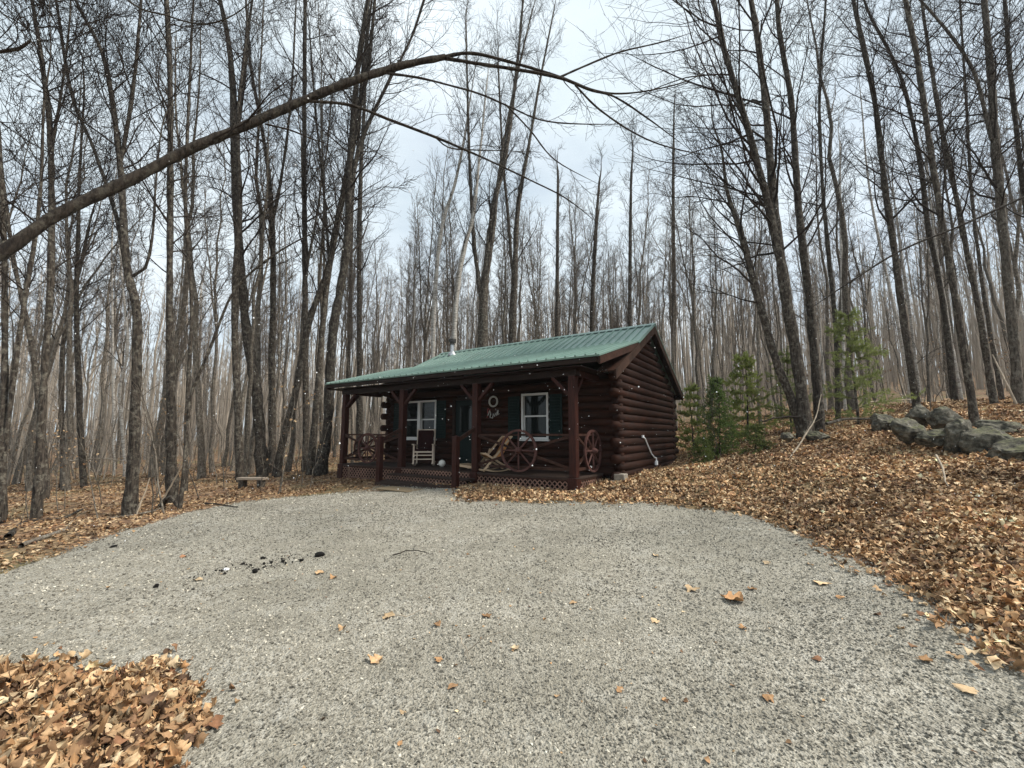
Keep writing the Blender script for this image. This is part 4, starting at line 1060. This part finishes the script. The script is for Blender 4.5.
   [(125,470,5),(123,430,5),(120,390,4),(128,350,4),(124,300,3),(118,230,2)]], dict(nb=12, bark='birch', name='birch_tree', blen=(.6,1.8))),
]
for i, (lab, d, st, kw) in enumerate(near):
    kw = dict(kw); nm = kw.pop('name', BT)
    cat_ = 'birch' if nm == 'birch_tree' else 'bare tree'
    if nm == 'birch_tree': kw['group'] = 'white birches in the wood'
    near_tree(nm, lab, d, st, 100+i, cat=cat_, twigmat='twig', **kw)

# the long limb reaching in from a tree beyond the left edge
def limb_mesh(paths, d0, d1, seed, nb, blen, dense=1.0, up=-.1, bias=(.6,0,.1)):
    rng = np.random.RandomState(seed); tr = Acc(); cr = Acc()
    for path in paths:
        pts = []
        xs = [p[0] for p in path]
        for (x, y, w) in path:
            dd = d0 + (d1-d0)*np.clip(x/640, -.3, 1.2); p = at(x, y, dd); dist = (p[1])*cos(PITCH) + (p[2]-CAMZ)*sin(PITCH)
            pts.append([*p, (.80 if path is paths[0] else .62)*w*dist/F/2*cos(math.atan((x-512)/F))])
        if path is not paths[0] or len(paths) == 1: pts[-1][3] = .002
        sp = resample(smooth_path(np.array(pts), 5), max(10, len(path)*6))
        sp[:, 3] *= 1+.05*rng.randn(len(sp))
        P = sp[None, :, :3]; Rr = sp[None, :, 3]
        V, Q = tubes(P, Rr, 10); V += rng.randn(*V.shape)*np.repeat(Rr[0], 10)[:, None]*.045; tr.add(V, Q)
        L = np.linalg.norm(np.diff(P[0], axis=0), axis=1).sum(); n1 = max(2, int(nb*L/6))
        C1, R1 = grow(P, Rr, n1, .45 if path is paths[0] else .15, .98, blen[0], blen[1], 38, up, 8, .0045, rng, .45, .10, .3, .3, np.array(bias))
        V, Q = tubes(C1, R1, 4); cr.add(V, Q)
        C2, R2 = grow(C1, R1, int(5*dense), .2, .97, blen[1]*.12, blen[1]*.4, 35, .1, 5, .003, rng, .6, .13, .4, .3)
        V, Q = tubes(C2, R2, 3); cr.add(V, Q)
        C3, R3 = grow(C2, R2, 3, .2, .97, blen[1]*.06, blen[1]*.14, 40, .2, 4, .0022, rng, .6, .16, .6, .3)
        V, Q = tubes(C3, R3, 3); cr.add(V, Q)
    return tr, cr
main = [(-150,330,30),(-70,292,26),(0,254,22),(60,213,19),(130,180,17),(190,149,15),(240,128,13),(300,102,11),(350,82,10),(400,66,8.5),(445,57,7)]
subs = [[(440,58,6),(470,53,5),(510,62,4.5),(560,77,4),(600,92,3.5),(640,92,2.5),(690,80,2),(720,60,1.2)],
        [(445,58,6),(480,64,5),(520,70,5),(560,78,4.5),(590,90,4),(615,97,3),(650,120,2.5),(690,150,2)],
        [(305,101,5),(350,105,5),(390,120,4.5),(435,137,4),(470,152,3.5),(488,160,3),(530,180,2.5),(567,199,2),(600,225,1.3)],
        [(385,73,4),(420,78,3.5),(452,86,3),(480,94,3),(510,107,2.6),(541,120,2.4),(580,124,2),(640,124,1.5)],
        [(558,78,3.5),(585,66,3),(620,52,2.6),(662,42,2),(700,30,1.2)],
        [(265,124,3.5),(290,130,3),(312,139,2.5),(328,144,1.6)],
        [(435,137,2.4),(450,148,2),(478,150,1.8),(540,152,1.4)],
        [(575,85,3),(600,110,3),(640,136,2.5),(680,150,2),(740,160,1.4)],
        [(505,104,2.6),(530,130,2.4),(555,160,2),(600,185,1.5)]]
tr, cr = limb_mesh([main]+subs, 3.6, 6.4, 7, 9, (.35, 1.3), 1.2)
p0 = at(-150, 330, 3.2); 
tp = Acc(); tk = []
bx, by = p0[0]-.25, 2.75
zg = h1(bx, by)
for j in range(14): tk.append([bx-.02*j*math.sin(j*.4), by, zg-.15+j*.75, .20*(1-.045*j)])
tk = np.array(tk); V, Q = tubes(tk[None, :, :3], tk[None, :, 3], 12); tp.add(V, Q)
lk = np.array([[bx, by, p0[2]-.55, .16], [(bx+p0[0])/2, (by+p0[1])/2, p0[2]-.25, .135], [p0[0]+.05, p0[1]+.05, p0[2]+.02, .12]])
V, Q = tubes(lk[None, :, :3], lk[None, :, 3], 10); tp.add(V, Q)
t = thing('overhanging_tree', 'tree beyond the left edge whose long bare limb arches across the upper left', 'bare tree', (bx, by, zg))
for ac, nm, mt in ((tp, 'trunk', 'bark'), (tr, 'limb', 'bark_silhouette'), (cr, 'crown', 'twig')):
    ac.V = [v_ - np.array([bx, by, zg]) for v_ in ac.V]; link(nm, ac.mesh(nm), M[mt], t)
# a second tree beyond the right edge sends a thin bough down to the clump
tr, cr = limb_mesh([[(1130,150,8),(1080,172,6),(1024,197,4.5),(960,226,3.5),(902,250,3),(850,282,2.6),(796,318,2)]], 5.5, 5.5, 17, 7, (.3, 1.1), .8, 0, (-.6,0,.1))
bx, by = at(1130, 150, 5.5)[0]+.1, 5.5; zg = h1(bx, by); tp = Acc()
tk = np.array([[bx, by, zg-.15+j*.7, .13*(1-.06*j)] for j in range(13)]); V, Q = tubes(tk[None, :, :3], tk[None, :, 3], 12); tp.add(V, Q)
t = thing('overhanging_tree', 'tree beyond the right edge sending one thin straight bough down past the dark trunks', 'bare tree', (bx, by, zg))
for ac, nm, mt in ((tp, 'trunk', 'bark'), (tr, 'limb', 'bark_silhouette'), (cr, 'crown', 'twig')):
    ac.V = [v_ - np.array([bx, by, zg]) for v_ in ac.V]; link(nm, ac.mesh(nm), M[mt], t)
# upper left: boughs of a tree standing left of the camera
tr, cr = limb_mesh([[(-60,70,7),(-20,56,6),(5,51,6.5),(20,48,5.5),(31,40,4)],[(60,-60,4),(130,2,3.5),(165,15,3),(200,24,2.6),(232,16,2.2),(262,-8,1.6)],[(-40,-20,3),(10,20,2.5),(50,62,2),(70,80,1.4)]], 3.2, 3.2, 23, 5, (.3, .9), .7, .2)
bx, by = at(-190, 60, 3.0)[0], 2.6; zg = h1(bx, by); tp = Acc()
tk = np.array([[bx+.04*j, by, zg-.15+j*.6, .15*(1-.05*j)] for j in range(15)]); V, Q = tubes(tk[None, :, :3], tk[None, :, 3], 12); tp.add(V, Q)
for e in (at(-60,70,3.2-.3), at(60,-60,3.2+.3), at(-40,-20,3.2-.2)):
    zz_ = min(e[2]-.4, zg+8); q = np.array([[bx+.04*(zz_-zg)/.6, by, zz_, .05], [(bx+e[0])/2, (by+e[1])/2, (zz_+e[2])/2+.05, .035], [e[0], e[1], e[2], .024]])
    V, Q = tubes(q[None, :, :3], q[None, :, 3], 8); tp.add(V, Q)
t = thing('overhanging_tree', 'tree beyond the left edge with a broken stub in the top left corner', 'bare tree', (bx, by, zg))
for ac, nm, mt in ((tp, 'trunk', 'bark'), (tr, 'limb', 'bark_silhouette'), (cr, 'crown', 'twig')):
    ac.V = [v_ - np.array([bx, by, zg]) for v_ in ac.V]; link(nm, ac.mesh(nm), M[mt], t)

# ------------------------------------------------------------------ the wood: individual trees further in (copies of a few grown trees)
def proto(seed, H, r, fork=False, bark='bark', crown_from=.4, nb=20, blen=2.4, twigr=.008, low=False):
    rng = np.random.RandomState(seed); k = 16
    z = np.linspace(0, H, k); wob = np.cumsum(rng.randn(k, 2)*.07*H/16, 0); lean = rng.randn(2)*.03
    P = np.stack([wob[:, 0]+lean[0]*z, wob[:, 1]+lean[1]*z, z], 1); P -= P[0]; P[0, 2] = -.25
    Rr = r*(1-.86*(z/H)**.9); Rr[0] *= 1.35
    tr = Acc(); cr = Acc(); Ps = [(P, Rr, crown_from)]
    if fork:
        i = int(k*(.3+.2*rng.rand())); d = np.array([rng.randn()*.2, rng.randn()*.2, 1]); m = k-i
        q = P[i][None] + np.cumsum(np.vstack([[0,0,0], np.tile(d*(H-z[i])/m*.9, (m-1, 1)) + rng.randn(m-1, 3)*.07]), 0)
        q = resample(np.hstack([q, np.linspace(Rr[i]*.8, .02, m)[:, None]]), k); Ps.append((q[:, :3], q[:, 3], .15))
    for (P, Rr, cf) in Ps:
        V, Q = tubes(P[None], Rr[None], 8); tr.add(V, Q)
        C1, R1 = grow(P[None], Rr[None], int(nb*1.4), cf, .99, blen*.4, blen, 46, .6, 7, twigr*1.6, rng, .5, .13, .25, .5)
        V, Q = tubes(C1, R1, 4); cr.add(V, Q)
        C2, R2 = grow(C1, R1, 5, .12, .98, blen*.15, blen*.5, 42, .45, 5, twigr*1.1, rng, .6, .15, .4, .4)
        V, Q = tubes(C2, R2, 3); cr.add(V, Q)
        if not low:
            C3, R3 = grow(C2, R2, 3, .2, .98, blen*.08, blen*.22, 36, .3, 3, twigr*.85, rng, .6, .15, .5, .3)
            V, Q = tubes(C3, R3, 3); cr.add(V, Q)
    return tr.mesh('trunk'), cr.mesh('crown')
protos = []
for i in range(10):
    H = [17,15,19,16,18,14,17.5,20,15.5,18.5][i]; r = [.10,.075,.14,.08,.115,.065,.09,.15,.07,.105][i]
    protos.append((proto(300+i, H, r, i % 3 == 0, crown_from=[.42,.35,.5,.38,.45,.3,.4,.5,.35,.45][i], blen=[2.4,2,2.9,2.2,2.6,1.8,2.3,3,2,2.5][i]), 'bare'))
for i in range(2): protos.append((proto(330+i, 14+i*2, .085, False, crown_from=.4, blen=1.7), 'birch'))
used_mesh = {}
rng = np.random.RandomState(77)
placed = []; cnt = 0
forb = [tuple(ground(x, y)[:2]) for x, y in [(130,515),(172,505)]]
tries = 0
kinds_lab = {'bare': ('bare_tree','bare tree'), 'birch': ('birch_tree','birch')}
def region(px):
    return 'left' if px < 345 else ('middle' if px < 690 else 'right')
rlab = {('bare','left'):('one of the slim bare grey trunks deep in the wood left of the cabin','slim bare trees deep in the wood left of the cabin'),
        ('bare','middle'):('one of the slim bare trees in the wood behind the green roof','slim bare trees in the wood behind the cabin'),
        ('bare','right'):('one of the slim bare trunks on the rising wooded slope behind the rocks','slim bare trees on the slope right of the cabin'),
        ('birch','left'):('one of the slim white birches deep in the wood left of the cabin','slim birches deep in the left wood'),
        ('birch','middle'):('one of the slim white birches in the wood behind the green roof','slim birches behind the cabin'),
        ('birch','right'):('one of the slim white birches on the slope behind the rocks','slim birches on the right slope')}
while cnt < 250 and tries < 12000:
    tries += 1
    a = R(54)*(2*rng.rand()-1) if cnt % 5 else R(22)*(2*rng.rand()-1)+.02; r = 17.5 + 31*rng.rand()**.85; x, y = r*math.sin(a), r*math.cos(a)
    px = 512 + F*x/y
    if in_cabin(np.array([x]), np.array([y]), 1.2)[0] or y < 13: continue
    if 350 < px < 700 and y < 20: continue
    if px > 690 and y < 17: continue
    if any((x-q[0])**2 + (y-q[1])**2 < 1.3 for q in placed): continue
    birch = rng.rand() < (.10 if px > 690 else .06); pi_ = rng.randint(10, 12) if birch else rng.randint(0, 10)
    (tm_, cm_), kd = protos[pi_]
    lab, grp = rlab[(kd, region(px))]
    t = thing(kinds_lab[kd][0], lab, kinds_lab[kd][1], (x, y, h1(x, y)), rng.rand()*6.28, grp)
    s = .66+.36*rng.rand(); 
    t.scale = (s, s, s*(.9+.2*rng.rand())); t.rotation_euler = (rng.randn()*.035, rng.randn()*.035, rng.rand()*6.28)
    key = (pi_,)
    if key not in used_mesh:
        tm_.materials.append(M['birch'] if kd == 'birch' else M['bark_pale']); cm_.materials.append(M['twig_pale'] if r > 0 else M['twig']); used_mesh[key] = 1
    for nm, me in (('trunk', tm_), ('crown', cm_)):
        o = bpy.data.objects.new(nm, me); COL.objects.link(o); o.parent = t
    placed.append((x, y)); cnt += 1

# saplings and brush among the near trees
saps = []
for i in range(5):
    rng2 = np.random.RandomState(500+i); k = 9; H = 2.2+rng2.rand()*2.6
    z = np.linspace(0, H, k); P = np.stack([np.cumsum(rng2.randn(k)*.06), np.cumsum(rng2.randn(k)*.06), z], 1); P -= P[0]; P[0, 2] = -.1
    Rr = .016*(1-.7*z/H); ac = Acc(); V, Q = tubes(P[None], Rr[None], 5); ac.add(V, Q); tm = ac.mesh('trunk'); tm.materials.append(M['bark_pale'])
    ac = Acc(); C1, R1 = grow(P[None], Rr[None], 12, .2, .98, .3, 1.1, 45, .4, 5, .005, rng2, .6, .15, .4, .4); V, Q = tubes(C1, R1, 3); ac.add(V, Q)
    C2, R2 = grow(C1, R1, 4, .2, .98, .12, .4, 40, .2, 3, .0035, rng2, .6, .15, .5, .3); V, Q = tubes(C2, R2, 3); ac.add(V, Q)
    cm = ac.mesh('crown'); cm.materials.append(M['twig_pale']); lm_ = None
    if i in (1, 3):
        e = C2[:, -1]; e = e[rng2.rand(len(e)) < .55]; Vv, Qq, Cc = leaves(e[:, 0], e[:, 1], e[:, 2]-.03, .045+.03*rng2.rand(len(e)), rng2, kinds=(0,), tilt=.9, curl=.6, pal=np.array([.4,.3,0,.3,0,0,0,0]), bright=.75)
        lm_ = np_mesh('leaves', Vv, Qq, None, True, Cc); lm_.materials.append(M['leaf'])
    saps.append((tm, cm, lm_))
rng = np.random.RandomState(91); c_ = 0
while c_ < 90:
    right = rng.rand() < .3
    if right: px, y = 700+rng.rand()*330, 11+rng.rand()*12
    else: px, y = -20+rng.rand()*350, 8+rng.rand()*16
    x = (px-512)/F*y*1.02
    if padsd(np.array([x]), np.array([y]))[0] > -.35 or in_cabin(np.array([x]), np.array([y]), .6)[0]: continue
    if right and y < 12.5 and px > 860: continue
    tm, cm, lm_ = saps[rng.randint(5)]; wl = 'thin saplings with pale dead leaves ' if lm_ else 'thin leafless saplings '
    t = thing('sapling', 'one of the ' + wl + ('behind the rocks' if right else 'left of the gravel'), 'sapling', (x, y, h1(x, y)), rng.rand()*6, wl + ('on the right slope' if right else 'in the left undergrowth'))
    s = .6+.6*rng.rand(); t.scale = (s,)*3; t.rotation_euler = (rng.randn()*.12, rng.randn()*.12, rng.rand()*6)
    for nm, me in (('trunk', tm), ('crown', cm), ('leaves', lm_)):
        if me is None: continue
        o = bpy.data.objects.new(nm, me); COL.objects.link(o); o.parent = t
    c_ += 1

# the far wood, uncountable
rng = np.random.RandomState(31)
ac = Acc(); n = 2300
a = R(57)*(2*rng.rand(n)-1); r = 44 + 80*rng.rand(n)**.85; X, Y = r*np.sin(a), r*np.cos(a); H = 12+7*rng.rand(n); Zg = height(X, Y)
k = 6; z = np.linspace(0, 1, k)[None]*H[:, None]
P = np.stack([X[:, None]+np.cumsum(rng.randn(n, k)*.16, 1), Y[:, None]+np.cumsum(rng.randn(n, k)*.16, 1), Zg[:, None]-.3+z], -1)
Rr = (.09+.10*rng.rand(n))[:, None]*(1-.85*z/H[:, None]); V, Q = tubes(P, Rr, 4); ac.add(V, Q)
C1, R1 = grow(P, Rr, 12, .3, .99, .8, 2.4, 46, .7, 4, .016, rng, .5, .12, .4, .5); V, Q = tubes(C1, R1, 3); ac.add(V, Q)
C2, R2 = grow(C1, R1, 5, .2, .98, .4, 1.1, 34, .5, 3, .012, rng, .6, .12, .5, .4); V, Q = tubes(C2, R2, 3); ac.add(V, Q)
# brush and poles low down
n = 2600; a = R(57)*(2*rng.rand(n)-1); r = 26 + 90*rng.rand(n); X, Y = r*np.sin(a), r*np.cos(a)
k = 4; Hh = 2+6*rng.rand(n)**1.5; z = np.linspace(0, 1, k)[None]*Hh[:, None]
P = np.stack([X[:, None]+np.cumsum(rng.randn(n, k)*.12, 1), Y[:, None]+np.cumsum(rng.randn(n, k)*.12, 1), height(X, Y)[:, None]-.2+z], -1)
Rr = (.02+.025*rng.rand(n))[:, None]*(1-.7*z/Hh[:, None]); V, Q = tubes(P, Rr, 3); ac.add(V, Q)
C1, R1 = grow(P, Rr, 6, .1, .99, .5, 1.6, 40, .6, 3, .011, rng, .6, .12, .5, .4); V, Q = tubes(C1, R1, 3); ac.add(V, Q)
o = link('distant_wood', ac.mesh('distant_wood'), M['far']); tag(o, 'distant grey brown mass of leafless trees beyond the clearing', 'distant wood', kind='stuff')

# ------------------------------------------------------------------ evergreens
def evergreen(name, label, px, py, d, ytop, wpx, col1, col2, seed, kind='spruce', dens=1.0, group='young evergreens beside the cabin'):
    rng = np.random.RandomState(seed)
    b = at(px, py, d); H = at(px, ytop, d)[2] - h1(b[0], d); Rm = wpx/2*d/F
    t = thing(name, label, 'evergreen sapling', (b[0], d, h1(b[0], d)), rng.rand()*6, group)
    k = 10; z = np.linspace(0, H, k); P = np.stack([np.cumsum(rng.randn(k)*.012), np.cumsum(rng.randn(k)*.012), z], 1)[None]; P[0, 0, 2] = -.1
    Rr = (.011*H*(1-.85*z/H) + .003)[None]
    tr = Acc(); V, Q = tubes(P, Rr, 7); tr.add(V, Q); link('trunk', tr.mesh('trunk'), M['bark'], t)
    # whorled boughs
    nw = int(H/(.13 if kind == 'spruce' else .30)); C = []; K = 6
    for w in range(nw):
        zz = H*(.06 + .92*(w/nw)); rr_ = Rm*(1-(w/nw))**.8*(.75+.5*rng.rand()) + .05
        for q in range(rng.randint(5, 9)):
            a = rng.rand()*2*pi; L = rr_*(.6+.5*rng.rand()); s_ = np.linspace(0, 1, K)
            droop = (.05 if kind == 'spruce' else .35)*L*s_ - (.30 if kind == 'spruce' else .12)*L*s_**2
            C.append(np.stack([cos(a)*L*s_ + rng.randn(K)*.015*L, sin(a)*L*s_ + rng.randn(K)*.015*L, zz + droop], 1))
    C = np.array(C); CR = np.tile(np.linspace(.006, .002, K), (len(C), 1))
    cr = Acc(); V, Q = tubes(C, CR, 3); cr.add(V, Q)
    C2, R2 = grow(C, CR, 7 if kind == 'spruce' else 4, .15, .98, Rm*.18, Rm*.42, 48, .05, 4, .0016, rng, .6, .08, .6, .5); V, Q = tubes(C2, R2, 3); cr.add(V, Q)
    # needles
    Vn, Cn, Tn = [], [], []; base = 0
    for (Cc, per) in ((C, int(90*dens)), (C2, int(60*dens))):
        nn = len(Cc); par = np.repeat(np.arange(nn), per); kk = Cc.shape[1]; tt = (.12+.88*rng.rand(nn*per))*(kk-1); i = np.minimum(tt.astype(int), kk-2); f = (tt-i)[:, None]
        S = Cc[par, i]*(1-f) + Cc[par, i+1]*f; T = Cc[par, i+1]-Cc[par, i]; T /= np.linalg.norm(T, axis=1, keepdims=True)+1e-9
        pr = perp(T, rng); L = (.03+.025*rng.rand(len(S)) if kind == 'spruce' else .045+.045*rng.rand(len(S)))[:, None]
        D = T*.55 + pr*.85; sd_ = np.cross(D, rng.randn(*D.shape)); sd_ /= np.linalg.norm(sd_, axis=1, keepdims=True)+1e-9
        w_ = (.008 if kind == 'spruce' else .006)
        tri = np.stack([S-sd_*w_, S+sd_*w_, S+D*L], 1); Vn.append(tri.reshape(-1, 3)); m = rng.rand(len(S))[:, None]
        br = .75+.5*rng.rand(nn)[par][:, None]
        Cn.append(np.repeat((np.array(col1)*(1-m) + np.array(col2)*m)*br, 3, 0)); Tn.append(np.arange(len(S)*3).reshape(-1, 3)+base); base += len(S)*3
    bo = link('boughs', cr.mesh('boughs'), M['twig'], t)
    link('needles', np_mesh('needles', np.concatenate(Vn), None, np.concatenate(Tn), False, np.concatenate(Cn)), M['needle'], t)
DG, DG2 = (.09,.16,.04), (.22,.30,.09); LG, LG2 = (.24,.29,.07), (.42,.46,.16)
evergreen('spruce_sapling', 'dark green bushy spruce sapling nearest the rear corner of the cabin', 719, 449, 13.0, 374, 50, DG, DG2, 1, dens=.4)
evergreen('pine_sapling', 'pale yellow green pine sapling behind the dark spruce', 748, 442, 14.6, 350, 64, LG, LG2, 2, 'pine', 2.0)
evergreen('pine_sapling', 'pale pine sapling squeezed between cabin and dark spruce', 694, 452, 15.2, 380, 44, LG, LG2, 3, 'pine', 1.8)
evergreen('spruce_sapling', 'low spreading green sapling right in front of the dark clump of trunks', 756, 459, 11.6, 422, 44, (.12,.16,.045), (.24,.29,.09), 4, dens=.3)
evergreen('pine_sapling', 'tall airy pine sapling standing left of the rock pile', 857, 417, 12.6, 305, 84, (.18,.22,.06), (.34,.39,.15), 5, 'pine', 1.0)
evergreen('pine_sapling', 'thin olive pine sapling just behind the dark clump of trunks', 790, 420, 14.5, 345, 60, (.14,.18,.05), (.28,.33,.12), 6, 'pine', .9)
evergreen('spruce_sapling', 'smallest low green sapling at the cabin rear corner', 703, 462, 11.6, 436, 32, (.12,.16,.045), (.24,.29,.09), 7, dens=.35)

# ------------------------------------------------------------------ fallen sticks and logs
def stick(label, path, d, w, name='fallen_branch', mt='stick', twigs=0, seed=0):
    rng = np.random.RandomState(900+seed); pts = []
    for (x, y, dd) in path:
        if dd is None: p = ground(x, y); p[2] += .03
        else: p = at(x, y, dd)
        pts.append([*p, w])
    sp = resample(smooth_path(np.array(pts), 4), 14); sp[:, 3] *= np.linspace(1.1, .5, 14); sp[:, :3] += np.cumsum(rng.randn(14, 3)*.006, 0)
    ac = Acc(); o0 = sp[0, :3].copy(); P = sp[None, :, :3]-o0; V, Q = tubes(P, sp[None, :, 3], 7); ac.add(V, Q)
    if twigs:
        C1, R1 = grow(P, sp[None, :, 3], twigs, .2, .95, .15, .7, 40, .1, 5, .004, rng, .5, .1, .4, .3); V, Q = tubes(C1, R1, 4); ac.add(V, Q)
    o = link(name, ac.mesh(name), M[mt]); o.location = o0; return tag(o, label, 'fallen branch')
stick('long pale branch propped against the dark tree clump', [(776,478,9.6),(800,446,10.2),(818,420,10.6),(824,395,10.9)], 0, .022, twigs=4, seed=1)
stick('short bleached branch lying on leaves below the rock pile', [(936,455,7.6),(942,470,7.2),(946,484,6.8),(951,491,6.6)], 0, .018, twigs=3, seed=2)
stick('thin pale pole leaning among trunks behind the right end of the rocks', [(1016,404,12),(1005,380,12.2),(992,355,12.6)], 0, .03, seed=3)
stick('forked dead branch on the ground behind the dark clump', [(826,424,12),(850,418,12.2),(880,419,12.5),(900,421,12.8)], 0, .04, twigs=4, mt='bark_pale', seed=4)
stick('dark dead bough sticking out left of the tree clump', [(800,417,11.1),(780,418,11),(762,422,10.9)], 0, .03, twigs=3, mt='twig', seed=5)
stick('long fallen pole lying along the leaves at the left gravel edge', [(20,548,None),(80,527,None),(140,515,None),(185,503,None)], 0, .03, mt='bark_pale', twigs=3, seed=6)
stick('dark fallen branch lying at the foot of the broken barked trunk', [(8,538,None),(30,522,None),(60,520,None),(82,511,None)], 0, .045, mt='bark', twigs=6, seed=7)
stick('stick leaning against the forked maple at its foot', [(128,532,8.8),(139,505,8.9),(147,480,9.0)], 0, .018, seed=8)
stick('stick leaning across the foot of the straight dark grey trunk', [(160,505,10),(176,478,10),(190,455,10)], 0, .02, seed=9)
stick('rotten forked stump of wood at the foot of the crooked sapling', [(160,508,None),(169,497,9.8),(178,510,9.8)], 0, .06, mt='bark', seed=10)
stick('pale thin horizontal fallen pole far in the left woods', [(60,462,16),(100,459,16),(128,462,15.5)], 0, .03, seed=11)
stick('fallen pale pole lying on the slope behind the airy pine', [(868,402,17),(900,400,17.2),(925,399,17.5)], 0, .035, seed=12)
stick('dark bent twig lying on gravel left of the steps', [(205,505,None),(222,506,None),(240,507,None)], 0, .02, mt='twig', twigs=3, seed=13)
stick('thin dry twig forked on the near gravel beside a rusty leaf', [(459,640,None),(466,652,None),(471,668,None)], 0, .0035, twigs=2, seed=14)
stick('thin straight twig on the gravel right of the pale oak leaf', [(395,618,None),(410,616,None),(426,613,None)], 0, .004, seed=15)
stick('dark twig lying on gravel behind the centre of the pad', [(392,558,None),(410,556,None),(428,557,None)], 0, .007, mt='twig', seed=16)
stick('pale grass stalk standing out of the near left leaf heap', [(84,768,None),(83,755,2.45),(82,742,2.5)], 0, .0035, seed=17)

HAZE = .0005
if HAZE:
    m, nt, b = mat('haze'); nt.nodes.remove(b); pv_ = nt.nodes.new('ShaderNodeVolumePrincipled')
    pv_.inputs['Color'].default_value = (.92,.95,1,1); pv_.inputs['Density'].default_value = HAZE; nt.links.new(pv_.outputs[0], nt.nodes['Material Output'].inputs['Volume'])
    hz = MB().box(-430, 430, -70, 480, float(g.data.vertices and min(v_.co.z for v_ in g.data.vertices)) - 1, 48).build('haze', m); tag(hz, 'thin pale haze in the air of the wood', 'haze', kind='stuff')
# ------------------------------------------------------------------ sky, light, camera
wd = bpy.data.worlds.new('World'); sc.world = wd; wd.use_nodes = True; nt = wd.node_tree
bg = nt.nodes['Background']
sky = nt.nodes.new('ShaderNodeTexSky'); sky.sky_type = 'NISHITA'; sky.sun_disc = False
EL, AZ = R(50), R(98)
sky.sun_elevation = EL; sky.sun_rotation = AZ; sky.dust_density = 2.5; sky.air_density = 1.0
tc = nt.nodes.new('ShaderNodeTexCoord'); mp = nt.nodes.new('ShaderNodeMapping'); mp.inputs['Scale'].default_value = (1.3, 1.3, 3.2)
nt.links.new(tc.outputs['Generated'], mp.inputs['Vector'])
cl = noise(nt, mp.outputs[0], 1.9, 7, .55)
cloud = ramp(nt, noise(nt, mp.outputs[0], 1.4, 5, .5), [(.3, (4.3,5.1,5.6)), (.7, (6.4,7.0,7.35))])
fac = ramp(nt, cl, [(.36, (.72,.72,.72)), (.6, (1,1,1))])
nt.links.new(mixc(nt, fac, sky.outputs[0], cloud), bg.inputs['Color']); bg.inputs['Strength'].default_value = .051
sun = bpy.data.lights.new('sun', 'SUN'); sun.energy = 1.5; sun.angle = R(14); sun.color = (1, .94, .84)
so = bpy.data.objects.new('sun', sun); COL.objects.link(so)
# sun direction: azimuth measured from +Y toward +X
dvec = Vector((sin(AZ)*cos(EL), cos(AZ)*cos(EL), sin(EL)))     # high on the right
sky.sun_rotation = math.atan2(dvec.x, dvec.y)
so.rotation_euler = dvec.to_track_quat('Z', 'Y').to_euler()
cd = bpy.data.cameras.new('camera'); cam = bpy.data.objects.new('camera', cd); COL.objects.link(cam)
cd.sensor_width = 36; cd.lens = F/1024*36; cd.clip_end = 1500; cd.clip_start = .05
cam.location = (0, 0, CAMZ); cam.rotation_euler = (pi/2 + PITCH, 0, 0); sc.camera = cam
vs_ = sc.view_settings; vs_.view_transform = 'Standard'; vs_.look = 'None'; vs_.exposure = 1.7; vs_.gamma = 1; vs_.use_curve_mapping = False
sc.cycles.max_bounces = 6; sc.cycles.transparent_max_bounces = 8; sc.cycles.use_denoising = True
